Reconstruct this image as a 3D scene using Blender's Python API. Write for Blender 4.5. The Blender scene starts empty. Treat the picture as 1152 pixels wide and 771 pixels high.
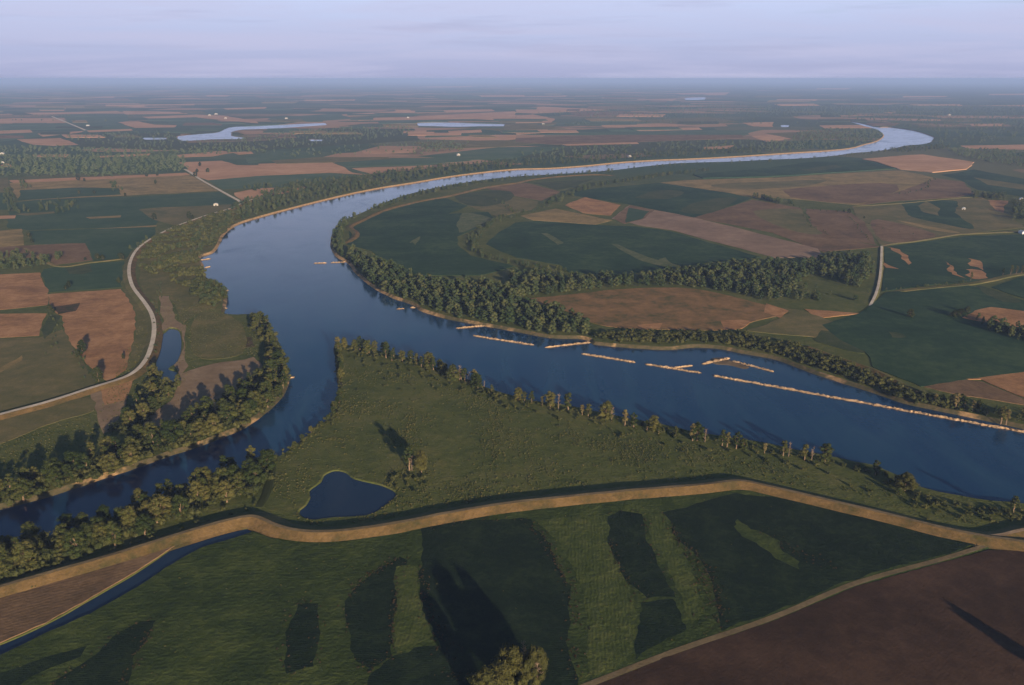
import bpy, bmesh, math, random
import numpy as np
from mathutils import Vector, noise
from mathutils.geometry import delaunay_2d_cdt

random.seed(7); RNG = np.random.default_rng(7)
SC = bpy.context.scene
COL = SC.collection
R = math.radians

# ------------------------------------------------------------------ survey: map positions of the place
F, H0 = 896.0, 300.0                       # lens in picture units, flying height
PITCH = math.atan((385.5 - 88.5) / F)
def G(px, py, z=0.0):
    """map position (x, y) of the point seen at px, py lying at height z"""
    x = (px - 576) / F; y = -(py - 385.5) / F
    dy = math.cos(PITCH) + y * math.sin(PITCH); dz = -math.sin(PITCH) + y * math.cos(PITCH)
    t = (H0 - z) / (-dz)
    return (x * t, dy * t)
def GL(pts, z=0.0): return [G(a, b, z) for a, b in pts]
def smooth(pts, step=5.0, closed=False):
    """Catmull-Rom through the points, about one vertex per `step`"""
    P = [np.array(p, float) for p in pts]; n = len(P); out = []
    for i in range(n if closed else n - 1):
        if closed: a, b, c, d = P[i - 1], P[i], P[(i + 1) % n], P[(i + 2) % n]
        else: a, b, c, d = P[max(i - 1, 0)], P[i], P[i + 1], P[min(i + 2, n - 1)]
        k = max(1, int(np.linalg.norm(c - b) / step))
        for j in range(k):
            t = j / k
            out.append(tuple(.5 * (2 * b + (c - a) * t + (2 * a - 5 * b + 4 * c - d) * t * t + (3 * b - a - 3 * c + d) * t ** 3)))
    if not closed: out.append(tuple(P[-1]))
    return out
def resample(loop, L, closed=True):
    out = []; n = len(loop)
    for i in range(n if closed else n - 1):
        a = np.array(loop[i]); b = np.array(loop[(i + 1) % n]); k = max(1, int(np.linalg.norm(b - a) / L))
        for j in range(k): out.append(tuple(a + (b - a) * j / k))
    if not closed: out.append(tuple(loop[-1]))
    return out
def jitter(loop, amp, freq):
    out = []
    for x, y in loop:
        v = noise.noise_vector(Vector((x * freq, y * freq, 3.1)))
        out.append((x + v.x * amp, y + v.y * amp))
    return out
def offset(loop, d):
    """push a closed loop outwards by d"""
    P = np.array(loop); A = 0.5 * np.sum(P[:, 0] * np.roll(P[:, 1], -1) - np.roll(P[:, 0], -1) * P[:, 1])
    if A < 0: P = P[::-1]
    e = np.roll(P, -1, 0) - P; e /= np.maximum(np.linalg.norm(e, axis=1), 1e-9)[:, None]
    nrm = np.stack([e[:, 1], -e[:, 0]], 1); m = nrm + np.roll(nrm, 1, 0)
    m /= np.maximum(np.linalg.norm(m, axis=1), .35)[:, None]
    return [tuple(p) for p in P + m * d]
def pip(pts, loop):
    """which points lie inside the loop"""
    pts = np.asarray(pts, float).reshape(-1, 2); L = np.asarray(loop, float); ins = np.zeros(len(pts), bool)
    x, y = pts[:, 0], pts[:, 1]; j = len(L) - 1
    lo, hi = L.min(0), L.max(0); box = (x >= lo[0]) & (x <= hi[0]) & (y >= lo[1]) & (y <= hi[1])
    if not box.any(): return ins
    bx, by = x[box], y[box]; bi = np.zeros(box.sum(), bool)
    for i in range(len(L)):
        xi, yi = L[i]; xj, yj = L[j]
        if yi != yj:
            c = ((yi > by) != (yj > by)) & (bx < (xj - xi) * (by - yi) / (yj - yi) + xi); bi ^= c
        j = i
    ins[box] = bi
    return ins
def segdist(pts, path, closed=True):
    """distance of points to a polyline"""
    pts = np.asarray(pts, float).reshape(-1, 2); P = np.asarray(path, float)
    A = P if closed else P[:-1]; B = np.roll(P, -1, 0) if closed else P[1:]
    best = np.full(len(pts), 1e18)
    for a, b in zip(A, B):
        ab = b - a; L2 = max(ab @ ab, 1e-9); t = np.clip(((pts - a) @ ab) / L2, 0, 1)
        d = pts - (a + t[:, None] * ab); best = np.minimum(best, d[:, 0] ** 2 + d[:, 1] ** 2)
    return np.sqrt(best)
def triangulate(loops, points=()):
    vs, es = [], []
    for L in loops:
        b = len(vs); n = len(L); vs += [Vector(p) for p in L]; es += [(b + i, b + (i + 1) % n) for i in range(n)]
    vs += [Vector(p) for p in points]
    v, e, f, *_ = delaunay_2d_cdt(vs, es, [], 0, 1e-4)
    return np.array([(p.x, p.y) for p in v]), [list(q) for q in f]

# ------------------------------------------------------------------ objects
def mesh(name, verts, faces, mats, parent=None, mi=None, smooth_=False, link=True):
    me = bpy.data.meshes.new(name); me.from_pydata([tuple(map(float, v)) for v in verts], [], faces)
    for m in (mats if isinstance(mats, (list, tuple)) else [mats]): me.materials.append(m)
    if mi is not None: me.polygons.foreach_set('material_index', np.array(mi, np.int32))
    if smooth_: me.polygons.foreach_set('use_smooth', np.ones(len(me.polygons), bool))
    me.update()
    o = bpy.data.objects.new(name, me)
    if link: COL.objects.link(o)
    if parent: o.parent = parent
    return o
def struct(o, kind='structure', label=None):
    o['kind'] = kind
    if label: o['label'] = label
    return o
def empty(name, loc, rz=0, s=1.0):
    o = bpy.data.objects.new(name, None); COL.objects.link(o); o.location = loc; o.rotation_euler = (0, 0, rz)
    o.scale = (s, s, s) if not isinstance(s, tuple) else s; o.empty_display_size = 2
    return o
def tag(o, label, cat, group=None):
    o['label'] = label; o['category'] = cat
    if group: o['group'] = group
    return o

# ------------------------------------------------------------------ materials
def new_mat(name):
    m = bpy.data.materials.new(name); m.use_nodes = True; nt = m.node_tree
    b = nt.nodes['Principled BSDF']; b.inputs['Roughness'].default_value = .95; b.inputs['Specular IOR Level'].default_value = .08
    return m, nt, b
def N(nt, t, **kw):
    n = nt.nodes.new(t)
    for k, v in kw.items():
        if k in n.inputs: n.inputs[k].default_value = v
        else: setattr(n, k, v)
    return n
def ramp(nt, stops, fac):
    r = N(nt, 'ShaderNodeValToRGB'); e = r.color_ramp.elements
    while len(e) < len(stops): e.new(.5)
    for q, (p, c) in zip(e, stops): q.position = p; q.color = (*c, 1)
    nt.links.new(fac, r.inputs['Fac']); return r
def math_(nt, op, a, b=None, clamp=False):
    n = N(nt, 'ShaderNodeMath', operation=op, use_clamp=clamp)
    for i, v in enumerate((a, b)):
        if v is None: continue
        if isinstance(v, (int, float)): n.inputs[i].default_value = v
        else: nt.links.new(v, n.inputs[i])
    return n.outputs[0]
def mix_(nt, fac, a, b, mode='MIX'):
    n = N(nt, 'ShaderNodeMix', data_type='RGBA', blend_type=mode)
    for s, v in ((0, fac), (6, a), (7, b)):
        if isinstance(v, tuple): n.inputs[s].default_value = (*v, 1)
        elif isinstance(v, (int, float)): n.inputs[s].default_value = v
        else: nt.links.new(v, n.inputs[s])
    return n.outputs[2]
def noise_(nt, vec, scale, detail=4, rough=.6, dist=0.0):
    n = N(nt, 'ShaderNodeTexNoise'); n.inputs['Scale'].default_value = scale; n.inputs['Detail'].default_value = detail
    n.inputs['Roughness'].default_value = rough; n.inputs['Distortion'].default_value = dist
    nt.links.new(vec, n.inputs['Vector']); return n.outputs['Fac']
def pos_(nt, rot=0.0, sc=(1, 1, 1), off=(0, 0, 0)):
    g = N(nt, 'ShaderNodeNewGeometry'); m = N(nt, 'ShaderNodeMapping')
    m.inputs['Rotation'].default_value = (0, 0, rot); m.inputs['Scale'].default_value = sc; m.inputs['Location'].default_value = off
    nt.links.new(g.outputs['Position'], m.inputs['Vector']); return m.outputs['Vector']
def land(name, cols, big=70.0, mid=11.0, rows=None, bump=.5, seed=0.0, fine=2.2, contrast=.35):
    """farmland: three colours broken up at three sizes, optional rows (angle, spacing m, strength)"""
    m, nt, b = new_mat(name)
    p = pos_(nt, off=(seed * 917.3, seed * 311.7, 0))
    n1 = noise_(nt, p, 1 / big, 4, .62, .4); n2 = noise_(nt, p, 1 / mid, 5, .65); n3 = noise_(nt, p, 1 / fine, 3, .7)
    s = math_(nt, 'ADD', math_(nt, 'MULTIPLY', n1, .62), math_(nt, 'MULTIPLY', n2, .38))
    c = ramp(nt, [(.36, cols[0]), (.5, cols[1]), (.62, cols[2])], s).outputs['Color']
    f = math_(nt, 'ADD', math_(nt, 'MULTIPLY', n3, contrast * 2), 1 - contrast)
    hgt = math_(nt, 'ADD', math_(nt, 'MULTIPLY', n2, 1.3), math_(nt, 'MULTIPLY', n3, .75))
    if rows:
        pr = pos_(nt, rot=rows[0]); w = N(nt, 'ShaderNodeTexWave', wave_type='BANDS', bands_direction='X')
        w.inputs['Scale'].default_value = .314 / rows[1]; w.inputs['Distortion'].default_value = 5.0; w.inputs['Detail'].default_value = 3
        w.inputs['Detail Scale'].default_value = .6
        nt.links.new(pr, w.inputs['Vector'])
        f = math_(nt, 'MULTIPLY', f, math_(nt, 'ADD', math_(nt, 'MULTIPLY', w.outputs['Fac'], rows[2] * .5), 1 - rows[2] * .25))
        hgt = math_(nt, 'ADD', hgt, math_(nt, 'MULTIPLY', w.outputs['Fac'], rows[2]))
    gray = N(nt, 'ShaderNodeCombineColor')
    for i in range(3): nt.links.new(f, gray.inputs[i])
    nt.links.new(mix_(nt, 1.0, c, gray.outputs[0], 'MULTIPLY'), b.inputs['Base Color'])
    bm = N(nt, 'ShaderNodeBump'); bm.inputs['Strength'].default_value = bump; bm.inputs['Distance'].default_value = 1.0
    nt.links.new(hgt, bm.inputs['Height']); nt.links.new(bm.outputs[0], b.inputs['Normal'])
    return m

def ground_material():
    """grass near the river; farther out a quilt of farms, woods and stubble"""
    m, nt, b = new_mat('valley_ground')
    p = pos_(nt)
    n1 = noise_(nt, p, 1 / 60, 5, .65, .5); n2 = noise_(nt, p, 1 / 9, 5, .65); n3 = noise_(nt, p, 1 / 2.1, 3, .7)
    s = math_(nt, 'ADD', math_(nt, 'MULTIPLY', n1, .6), math_(nt, 'MULTIPLY', n2, .4))
    grass = ramp(nt, [(.34, (.048, .066, .018)), (.5, (.082, .096, .027)), (.64, (.125, .122, .042))], s).outputs['Color']
    pv = pos_(nt, rot=R(6), sc=(1 / 620, 1 / 430, 1)); v = N(nt, 'ShaderNodeTexVoronoi', voronoi_dimensions='2D', distance='CHEBYCHEV')
    v.inputs['Scale'].default_value = 1.0; v.inputs['Randomness'].default_value = .8; nt.links.new(pv, v.inputs['Vector'])
    sep = N(nt, 'ShaderNodeSeparateColor'); nt.links.new(v.outputs['Color'], sep.inputs[0])
    quilt = ramp(nt, [(0, (.045, .080, .042)), (.24, (.070, .100, .050)), (.44, (.110, .115, .060)), (.58, (.050, .085, .044)), (.72, (.33, .20, .12)), (.88, (.20, .14, .08))], sep.outputs[0])
    quilt.color_ramp.interpolation = 'CONSTANT'
    fw = noise_(nt, pos_(nt, sc=(1, .8, 1)), 1 / 1500, 6, .62, .3)
    g = N(nt, 'ShaderNodeNewGeometry'); sx = N(nt, 'ShaderNodeSeparateXYZ'); nt.links.new(g.outputs['Position'], sx.inputs[0])
    east = math_(nt, 'MULTIPLY', math_(nt, 'ADD', sx.outputs[0], -900.0), 1 / 14000, True)
    wood = math_(nt, 'MULTIPLY', math_(nt, 'ADD', math_(nt, 'ADD', fw, math_(nt, 'MULTIPLY', east, .35)), -.55), 14.0, True)
    woodc = ramp(nt, [(.3, (.036, .060, .030)), (.7, (.070, .094, .046))], noise_(nt, p, 1 / 45, 4, .7)).outputs['Color']
    far = mix_(nt, wood, quilt.outputs['Color'], woodc)
    fy = math_(nt, 'MULTIPLY', math_(nt, 'ADD', sx.outputs[1], -2300.0), 1 / 500, True)
    c = mix_(nt, fy, grass, far)
    f = math_(nt, 'ADD', math_(nt, 'MULTIPLY', n3, .8), .6)
    gray = N(nt, 'ShaderNodeCombineColor')
    for i in range(3): nt.links.new(f, gray.inputs[i])
    nt.links.new(mix_(nt, 1.0, c, gray.outputs[0], 'MULTIPLY'), b.inputs['Base Color'])
    bm = N(nt, 'ShaderNodeBump'); bm.inputs['Strength'].default_value = .55; bm.inputs['Distance'].default_value = 1.0
    nt.links.new(math_(nt, 'ADD', math_(nt, 'MULTIPLY', n2, 2.0), n3), bm.inputs['Height']); nt.links.new(bm.outputs[0], b.inputs['Normal'])
    return m

def bank_material():
    """cut bank: sand where the current has cleared it, grass and mud elsewhere; sandier up the river"""
    m, nt, b = new_mat('river_bank'); p = pos_(nt)
    g = N(nt, 'ShaderNodeNewGeometry'); sx = N(nt, 'ShaderNodeSeparateXYZ'); nt.links.new(g.outputs['Position'], sx.inputs[0])
    up = math_(nt, 'MULTIPLY', math_(nt, 'ADD', sx.outputs[1], -850.0), 1 / 1500, True)
    n1 = noise_(nt, p, 1 / 45, 4, .65, .6); n2 = noise_(nt, p, 1 / 5, 4, .7)
    k = math_(nt, 'MULTIPLY', math_(nt, 'ADD', math_(nt, 'ADD', n1, math_(nt, 'MULTIPLY', up, .35)), -.53), 9.0, True)
    sand = ramp(nt, [(.3, (.19, .125, .065)), (.5, (.30, .195, .10)), (.7, (.40, .27, .15))], n2).outputs['Color']
    dull = ramp(nt, [(.3, (.04, .045, .02)), (.5, (.075, .066, .036)), (.7, (.12, .09, .055))], n2).outputs['Color']
    nt.links.new(mix_(nt, k, dull, sand), b.inputs['Base Color'])
    bm = N(nt, 'ShaderNodeBump'); bm.inputs['Strength'].default_value = .6; nt.links.new(n2, bm.inputs['Height']); nt.links.new(bm.outputs[0], b.inputs['Normal'])
    return m
M = {}
M['ground'] = ground_material()
M['bank'] = bank_material()
M['mudbank'] = land('mud_bank', [(.10, .075, .05), (.15, .11, .07), (.2, .15, .1)], 30, 6, bump=.4)
M['crop'] = land('dark_crop', [(.014, .038, .021), (.024, .054, .028), (.046, .078, .036)], 110, 14, (R(80), 1.6, .2), .35, 1, contrast=.25)
M['wisp'] = land('thin_pale_crop', [(.050, .076, .034), (.090, .108, .050), (.135, .138, .070)], 16, 6, None, .3, 34)
M['cropnear'] = land('bean_crop', [(.006, .015, .008), (.010, .021, .010), (.019, .033, .014)], 28, 5, (R(86), 1.5, .12), .6, 31, contrast=.45, fine=1.4)
M['mauve'] = land('mauve_stubble', [(.17, .115, .08), (.23, .155, .11), (.29, .20, .14)], 110, 18, (R(50), 3, .12), .3, 33, contrast=.2)
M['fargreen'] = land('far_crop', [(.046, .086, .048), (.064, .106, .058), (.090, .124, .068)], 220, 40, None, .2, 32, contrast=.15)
M['crop2'] = land('green_crop', [(.028, .062, .033), (.040, .076, .040), (.058, .092, .047)], 130, 20, (R(84), 3, .2), .3, 2, contrast=.25)
M['olive'] = land('pasture', [(.085, .090, .035), (.125, .112, .046), (.175, .140, .062)], 70, 14, (R(75), 3, .3), .4, 3)
M['tan'] = land('ripe_meadow', [(.14, .115, .045), (.23, .165, .068), (.31, .215, .092)], 60, 13, None, .4, 4)
M['stub'] = land('red_stubble', [(.20, .105, .050), (.31, .165, .076), (.41, .225, .108)], 50, 9, (R(78), 2.5, .25), .4, 5)
M['pink'] = land('pale_stubble', [(.33, .185, .105), (.42, .235, .135), (.50, .295, .175)], 200, 40, None, .3, 6, contrast=.15)
M['brown'] = land('brown_field', [(.095, .064, .038), (.155, .098, .055), (.21, .135, .076)], 80, 12, (R(60), 3, .15), .4, 7)
M['soil'] = land('ploughed_soil', [(.030, .018, .011), (.050, .029, .018), (.074, .043, .027)], 70, 12, (R(52), 2.2, .05), .25, 8, contrast=.25)
M['mud'] = land('dry_mud', [(.165, .115, .070), (.22, .155, .096), (.27, .195, .125)], 40, 9, None, .25, 9, contrast=.2)
M['wet'] = land('wetland', [(.075, .078, .028), (.19, .115, .050), (.26, .150, .066)], 38, 10, None, .6, 10)
M['weeds'] = land('red_weeds', [(.034, .042, .018), (.060, .048, .024), (.095, .058, .036)], 9, 4, None, .9, 11)
M['light'] = land('thin_crop', [(.032, .052, .022), (.050, .066, .028), (.072, .080, .036)], 40, 9, None, .5, 12)
M['hay'] = land('mown_hay', [(.036, .054, .014), (.058, .078, .020), (.086, .100, .029)], 26, 6, (R(4), 2.3, .1), .8, 13)
M['rough'] = land('rough_grass', [(.022, .038, .011), (.038, .057, .015), (.064, .084, .022)], 34, 7, (R(86), 3.1, .05), .9, 21, contrast=.38)
M['levee'] = land('dry_grass', [(.062, .056, .022), (.120, .080, .033), (.165, .106, .046)], 22, 5, None, .4, 14, contrast=.45)
M['leveegreen'] = land('bank_grass', [(.075, .08, .028), (.11, .105, .038), (.16, .13, .055)], 40, 7, None, .4, 15)
M['gravel'] = land('pale_gravel', [(.42, .36, .29), (.52, .45, .37), (.62, .55, .46)], 20, 4, None, .25, 16, contrast=.15)
M['dirt'] = land('dirt_track', [(.19, .135, .085), (.25, .175, .11), (.30, .215, .14)], 30, 5, None, .3, 17, contrast=.2)
M['track'] = land('worn_track', [(.13, .10, .055), (.17, .128, .07), (.21, .158, .09)], 30, 4, None, .3, 22, contrast=.25)
M['rock'] = land('dike_rock', [(.30, .20, .12), (.44, .30, .18), (.56, .40, .26)], 12, 3, None, .8, 18, fine=.8, contrast=.45)

def water_material(name, base, rough=.06, b1=.16):
    m, nt, b = new_mat(name)
    b.inputs['Base Color'].default_value = (*base, 1); b.inputs['Roughness'].default_value = rough
    b.inputs['IOR'].default_value = 1.33; b.inputs['Specular IOR Level'].default_value = .5
    p = pos_(nt, sc=(1, .7, 1)); n1 = noise_(nt, p, 1 / 2.5, 3, .6); n2 = noise_(nt, p, 1 / 28, 3, .6)
    cur = noise_(nt, p, 1 / 120, 5, .62, 1.8)
    r = N(nt, 'ShaderNodeMapRange'); r.inputs[1].default_value = .35; r.inputs[2].default_value = .7; r.inputs[3].default_value = rough * .4; r.inputs[4].default_value = rough * 3.6
    nt.links.new(cur, r.inputs[0]); nt.links.new(r.outputs[0], b.inputs['Roughness'])
    silt = noise_(nt, pos_(nt, rot=R(25), sc=(1, .28, 1)), 1 / 55, 5, .6, 1.5)
    nt.links.new(ramp(nt, [(.42, base), (.60, tuple(c * k for c, k in zip(base, (2.0, 1.35, 1.1)))), (.78, tuple(c * k for c, k in zip(base, (3.2, 1.7, 1.2))))], silt).outputs['Color'], b.inputs['Base Color'])
    wind = noise_(nt, pos_(nt, rot=R(-30), sc=(1, .45, 1)), 1 / 85, 4, .6, .8)
    bm = N(nt, 'ShaderNodeBump'); bm.inputs['Distance'].default_value = .35
    ws = N(nt, 'ShaderNodeMapRange'); ws.inputs[1].default_value = .38; ws.inputs[2].default_value = .68; ws.inputs[3].default_value = b1 * .5; ws.inputs[4].default_value = b1 * 2.6; nt.links.new(wind, ws.inputs[0]); nt.links.new(ws.outputs[0], bm.inputs['Strength'])
    nt.links.new(math_(nt, 'ADD', n1, math_(nt, 'MULTIPLY', n2, 1.5)), bm.inputs['Height']); nt.links.new(bm.outputs[0], b.inputs['Normal'])
    return m
M['water'] = water_material('river_water', (.005, .032, .088))
M['pond'] = water_material('pond_water', (.006, .018, .045), .03, .05)

def wet_foot(m, level):
    nt = m.node_tree; b = nt.nodes['Principled BSDF']; src = b.inputs['Base Color'].links[0].from_socket
    g = N(nt, 'ShaderNodeNewGeometry'); sx = N(nt, 'ShaderNodeSeparateXYZ'); nt.links.new(g.outputs['Position'], sx.inputs[0])
    k = math_(nt, 'MULTIPLY', math_(nt, 'SUBTRACT', sx.outputs[2], level), 2.5, True)
    nt.links.new(mix_(nt, k, (.06, .045, .03), src), b.inputs['Base Color'])
wet_foot(M['rock'], -2.95)
def plain(name, col, rough=.8, var=.25, sc=1.0):
    m, nt, b = new_mat(name); b.inputs['Roughness'].default_value = rough
    n = noise_(nt, pos_(nt), sc, 4, .65)
    a = tuple(c * (1 - var) for c in col); z = tuple(min(1, c * (1 + var)) for c in col)
    nt.links.new(ramp(nt, [(.3, a), (.7, z)], n).outputs['Color'], b.inputs['Base Color']); return m
M['bark'] = plain('bark', (.20, .14, .095), .9, .35)
M['deadwood'] = plain('pale_deadwood', (.20, .15, .115), .85, .2)
M['whitewall'] = plain('white_wall', (.34, .32, .29), .6, .06, .2)
M['greyroof'] = plain('grey_roof', (.30, .30, .32), .6, .12, .3)
M['redroof'] = plain('rust_roof', (.24, .10, .07), .7, .15, .3)
M['metalroof'] = plain('bare_metal_roof', (.55, .58, .62), .35, .08, .3)
M['dark'] = plain('dark_opening', (.03, .03, .035), .6, .1)

def leaf_material(name, c0, c1, c2):
    m, nt, b = new_mat(name)
    g = N(nt, 'ShaderNodeNewGeometry'); oi = N(nt, 'ShaderNodeObjectInfo')
    s = math_(nt, 'ADD', math_(nt, 'MULTIPLY', g.outputs['Random Per Island'], .4), math_(nt, 'MULTIPLY', oi.outputs['Random'], .6))
    c = ramp(nt, [(.12, c0), (.5, c1), (.9, c2)], s).outputs['Color']
    nt.links.new(c, b.inputs['Base Color']); b.inputs['Roughness'].default_value = .75
    tr = N(nt, 'ShaderNodeBsdfTranslucent'); nt.links.new(c, tr.inputs['Color']); mx = N(nt, 'ShaderNodeMixShader'); mx.inputs[0].default_value = .18
    out = nt.nodes['Material Output']; nt.links.new(b.outputs[0], mx.inputs[1]); nt.links.new(tr.outputs[0], mx.inputs[2]); nt.links.new(mx.outputs[0], out.inputs['Surface'])
    return m
M['leaf'] = leaf_material('leaves', (.017, .031, .009), (.044, .058, .017), (.108, .100, .032))
M['leafdry'] = leaf_material('yellowing_leaves', (.10, .095, .035), (.15, .13, .05), (.20, .165, .07))
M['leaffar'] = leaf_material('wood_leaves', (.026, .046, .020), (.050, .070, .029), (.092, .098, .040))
M['leafgold'] = leaf_material('golden_leaves', (.045, .050, .016), (.088, .084, .027), (.145, .125, .042))
M['leafdark'] = leaf_material('dark_leaves', (.014, .024, .009), (.026, .036, .013), (.046, .054, .020))
M['redweed'] = leaf_material('red_weed', (.030, .034, .015), (.048, .038, .020), (.070, .046, .028))
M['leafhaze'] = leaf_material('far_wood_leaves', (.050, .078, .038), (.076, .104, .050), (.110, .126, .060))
M['shrub'] = leaf_material('shrub_leaves', (.028, .040, .014), (.050, .058, .020), (.085, .086, .030))
M['weedleaf'] = leaf_material('meadow_weed', (.045, .058, .020), (.078, .086, .029), (.14, .125, .048))
HAZE = 5.3e-5; HAZEC = (.38, .54, .96); CLOUDC = ((4.5, 4.75, 7.1), (6.9, 7.9, 10.9), (4.6, 4.8, 7.0), (6.3, 6.3, 8.6)); SKYS = .05; SUNE = 5.0; SUNC = (1.0, .78, .53); EXPO = 0.85
# ------------------------------------------------------------------ water bodies (traced shorelines)
WL = -3.0
RIVER = [(955,136.5),(970,139.5),(987,143.3),(1003,143.6),(1026,147),(1043,152),(1050,155.5),(1047,160),(1036,163),(1018,164.5),(1003,168),(983,171),(958,173),(937.5,176),(912,178.3),(887,179.7),(862,180.6),(822,182.7),(781,183.8),(756,185),(721,188.5),(688,192.5),(655,195),(618,197.3),(580,199.5),(542,203.5),(504,209.5),(466,217.5),(431,229),(403,241.5),(388,247.5),(378,254.5),(373,262),(371,272),(371,279),(378,290),(391,297),(396,305),(408,316),(421,326),(441,336),(464,344),(471,350),(491,356.5),(511.5,361.5),(542,367),(580,374),(618,381),(656,382.5),(666,388),(693,391),(721,393),(751,394.5),(781,392),(806,393),(832,398),(870,405),(900,416),(932,427),(968,438.5),(988,445),(1013,454),(1051,462.5),(1088,470),(1114,475.5),(1152,484),(1260,507),(1480,560),
 (1480,640),(1250,590),(1152,567),(1110,563),(1075,557),(1040,549),(1012,536),(985,524),(960,519),(937,514),(900,507),(857,498),(806,490),(781,486),(756,480),(713,472),(676,464),(630,455),(600,451),(560,440),(520,424),(480,409),(440,398),(405,391),(381,388),(374,392),(376,406),(377,426),(379,437),(377,453),(371,467),(350,485),(335,497),(320,508),(305,517),(290,521),(250,534),(216,546),(180,560),(141,576),(100,590),(45,606),(0,621),(-60,640),(-150,690),
 (-150,632),(-60,590),(0,575),(50,562),(100,546),(150,529),(190,515),(226,503),(267,487),(290,474),(314,453.5),(325,437),(327,424),(321,400),(312,379),(300,363),(291,356),(279,354.5),(267,355),(254,353.5),(255.5,347),(257,336),(254,327.5),(239,318.5),(231.5,308),(230,298),(227,290),(242,284),(248.5,274),(254,264),(267,254),(290,246),(340,232.5),(391,220),(431,212),(466,206.5),(504,200),(542,195),(580,191.3),(618,190.2),(655,187.7),(701,183.3),(743,180.8),(776,179.6),(822,177.2),(862,174.6),(900,172.2),(932,170.2),(958,167.3),(973,163.3),(988,159),(995,153),(989,147),(973,142.5)]
PONDS = [  # name, outline, level
 ('oxbow_lake', [(201,154),(209,152.5),(230,150.5),(247,149),(254,145.5),(264,143),(290,141.8),(330,140),(365,138.6),(367,140.8),(330,143.4),(305,145),(272,146.2),(259,149),(259,153),(273,155),(273,156.5),(239,157),(206,158.6)], -1.2),
 ('marsh_lake', [(470,138.6),(490,137.8),(506,138),(530,138.8),(567,139.9),(566,142.2),(540,142.4),(516,143),(490,142.2),(471,141.7)], -1.2),
 ('marsh_lake', [(161,155.2),(186,155.3),(186,157),(164,157.2)], -1.2),
 ('marsh_lake', [(349,157.2),(362,157.4),(361,159),(350,158.8)], -1.2),
 ('marsh_lake', [(770,110.6),(794,109.8),(792,112.2),(772,112.6)], -1.2),
 ('marsh_lake', [(879,141),(887,141),(886,143),(880,143)], -1.2),
 ('slough', [(187,374),(191,370),(201,374),(202.7,392),(197.5,408),(188,415.5),(197.5,419.5),(197,429),(184,434),(181,420),(177,412),(178,392),(182,379)], -1.2),
 ('pond', [(377,531),(388,533),(396,539.6),(416,544.6),(433.5,549.6),(443.6,557),(431,568.5),(413,578.6),(378,581),(350,583.6),(338,577),(346,569),(351,560),(350,553),(363,543),(366,536)], -.7),
 ('drainage_ditch', [(-60,749),(0,727),(50,705),(101,677),(151,647.5),(176,631),(201,615),(240,604),(277,596),(284,597.5),(252,608.5),(226,616),(191,636),(151,662.5),(101,690),(50,713),(0,737),(-60,765)], -.5)]
W = []                                                   # shoreline, offset bank top, level, width of bank
def add_water(name, outline, lvl, bw, mat):
    sh = smooth(outline, 3.0, True)
    L = jitter(GL(sh, lvl), .9 if lvl < -2 else .5, .06)
    W.append((L, offset(L, bw), lvl, bw))
    sheet = offset(L, bw * .45); v, f = triangulate([sheet]); c = v[np.array(f)].mean(1); keep = pip(c, sheet)
    struct(mesh(name, [(x, y, lvl) for x, y in v], [q for q, k in zip(f, keep) if k], mat))
add_water('river', RIVER, WL, 6.0, M['water'])
for nm, ol, lv in PONDS:
    yy = max(p[1] for p in ol); far = yy < 165
    add_water(nm, ol, lv, 12.0 if far else (1.2 if 'ditch' in nm else 2.2), M['water'] if far else M['pond'])
def water_dist(pts):
    """distance to the nearest shore; negative in the water"""
    pts = np.asarray(pts, float).reshape(-1, 2); d = np.full(len(pts), 1e9)
    for L, B, lv, bw in W:
        P = np.asarray(L); lo, hi = P.min(0) - 60, P.max(0) + 60
        s = (pts[:, 0] > lo[0]) & (pts[:, 0] < hi[0]) & (pts[:, 1] > lo[1]) & (pts[:, 1] < hi[1])
        if s.any():
            dd = segdist(pts[s], L); dd[pip(pts[s], L)] *= -1; d[s] = np.minimum(d[s], dd)
    return d

# ------------------------------------------------------------------ the ground, one sheet to the horizon
rings = []
for r, n in ((1300, 36), (2600, 36), (5000, 48), (10000, 48), (20000, 48), (45000, 48), (125000, 64)):
    rings += [(r * math.cos(2 * math.pi * i / n), r * math.sin(2 * math.pi * i / n)) for i in range(n)]
v, f = triangulate([w[0] for w in W] + [w[1] for w in W], rings)
z = np.zeros(len(v))
for L, B, lv, bw in W:
    P = np.asarray(L); lo, hi = P.min(0) - 40, P.max(0) + 40
    s = np.where((v[:, 0] > lo[0]) & (v[:, 0] < hi[0]) & (v[:, 1] > lo[1]) & (v[:, 1] < hi[1]))[0]
    d = segdist(v[s], L); d[pip(v[s], L)] = 0
    z[s] = np.minimum(z[s], (lv - 1.0) * np.clip(1 - d / (bw * .9), 0, 1))
ft = np.array(f); fz = z[ft].min(1); fc = v[ft].mean(1)
mi = np.where(fz < -2.5, 1, 0)
inn = pip(fc, W[0][0]); mi[inn] = 2
struct(mesh('ground', np.column_stack([v, z]), f, [M['ground'], M['bank'], M['leveegreen']], mi=mi))

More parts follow.
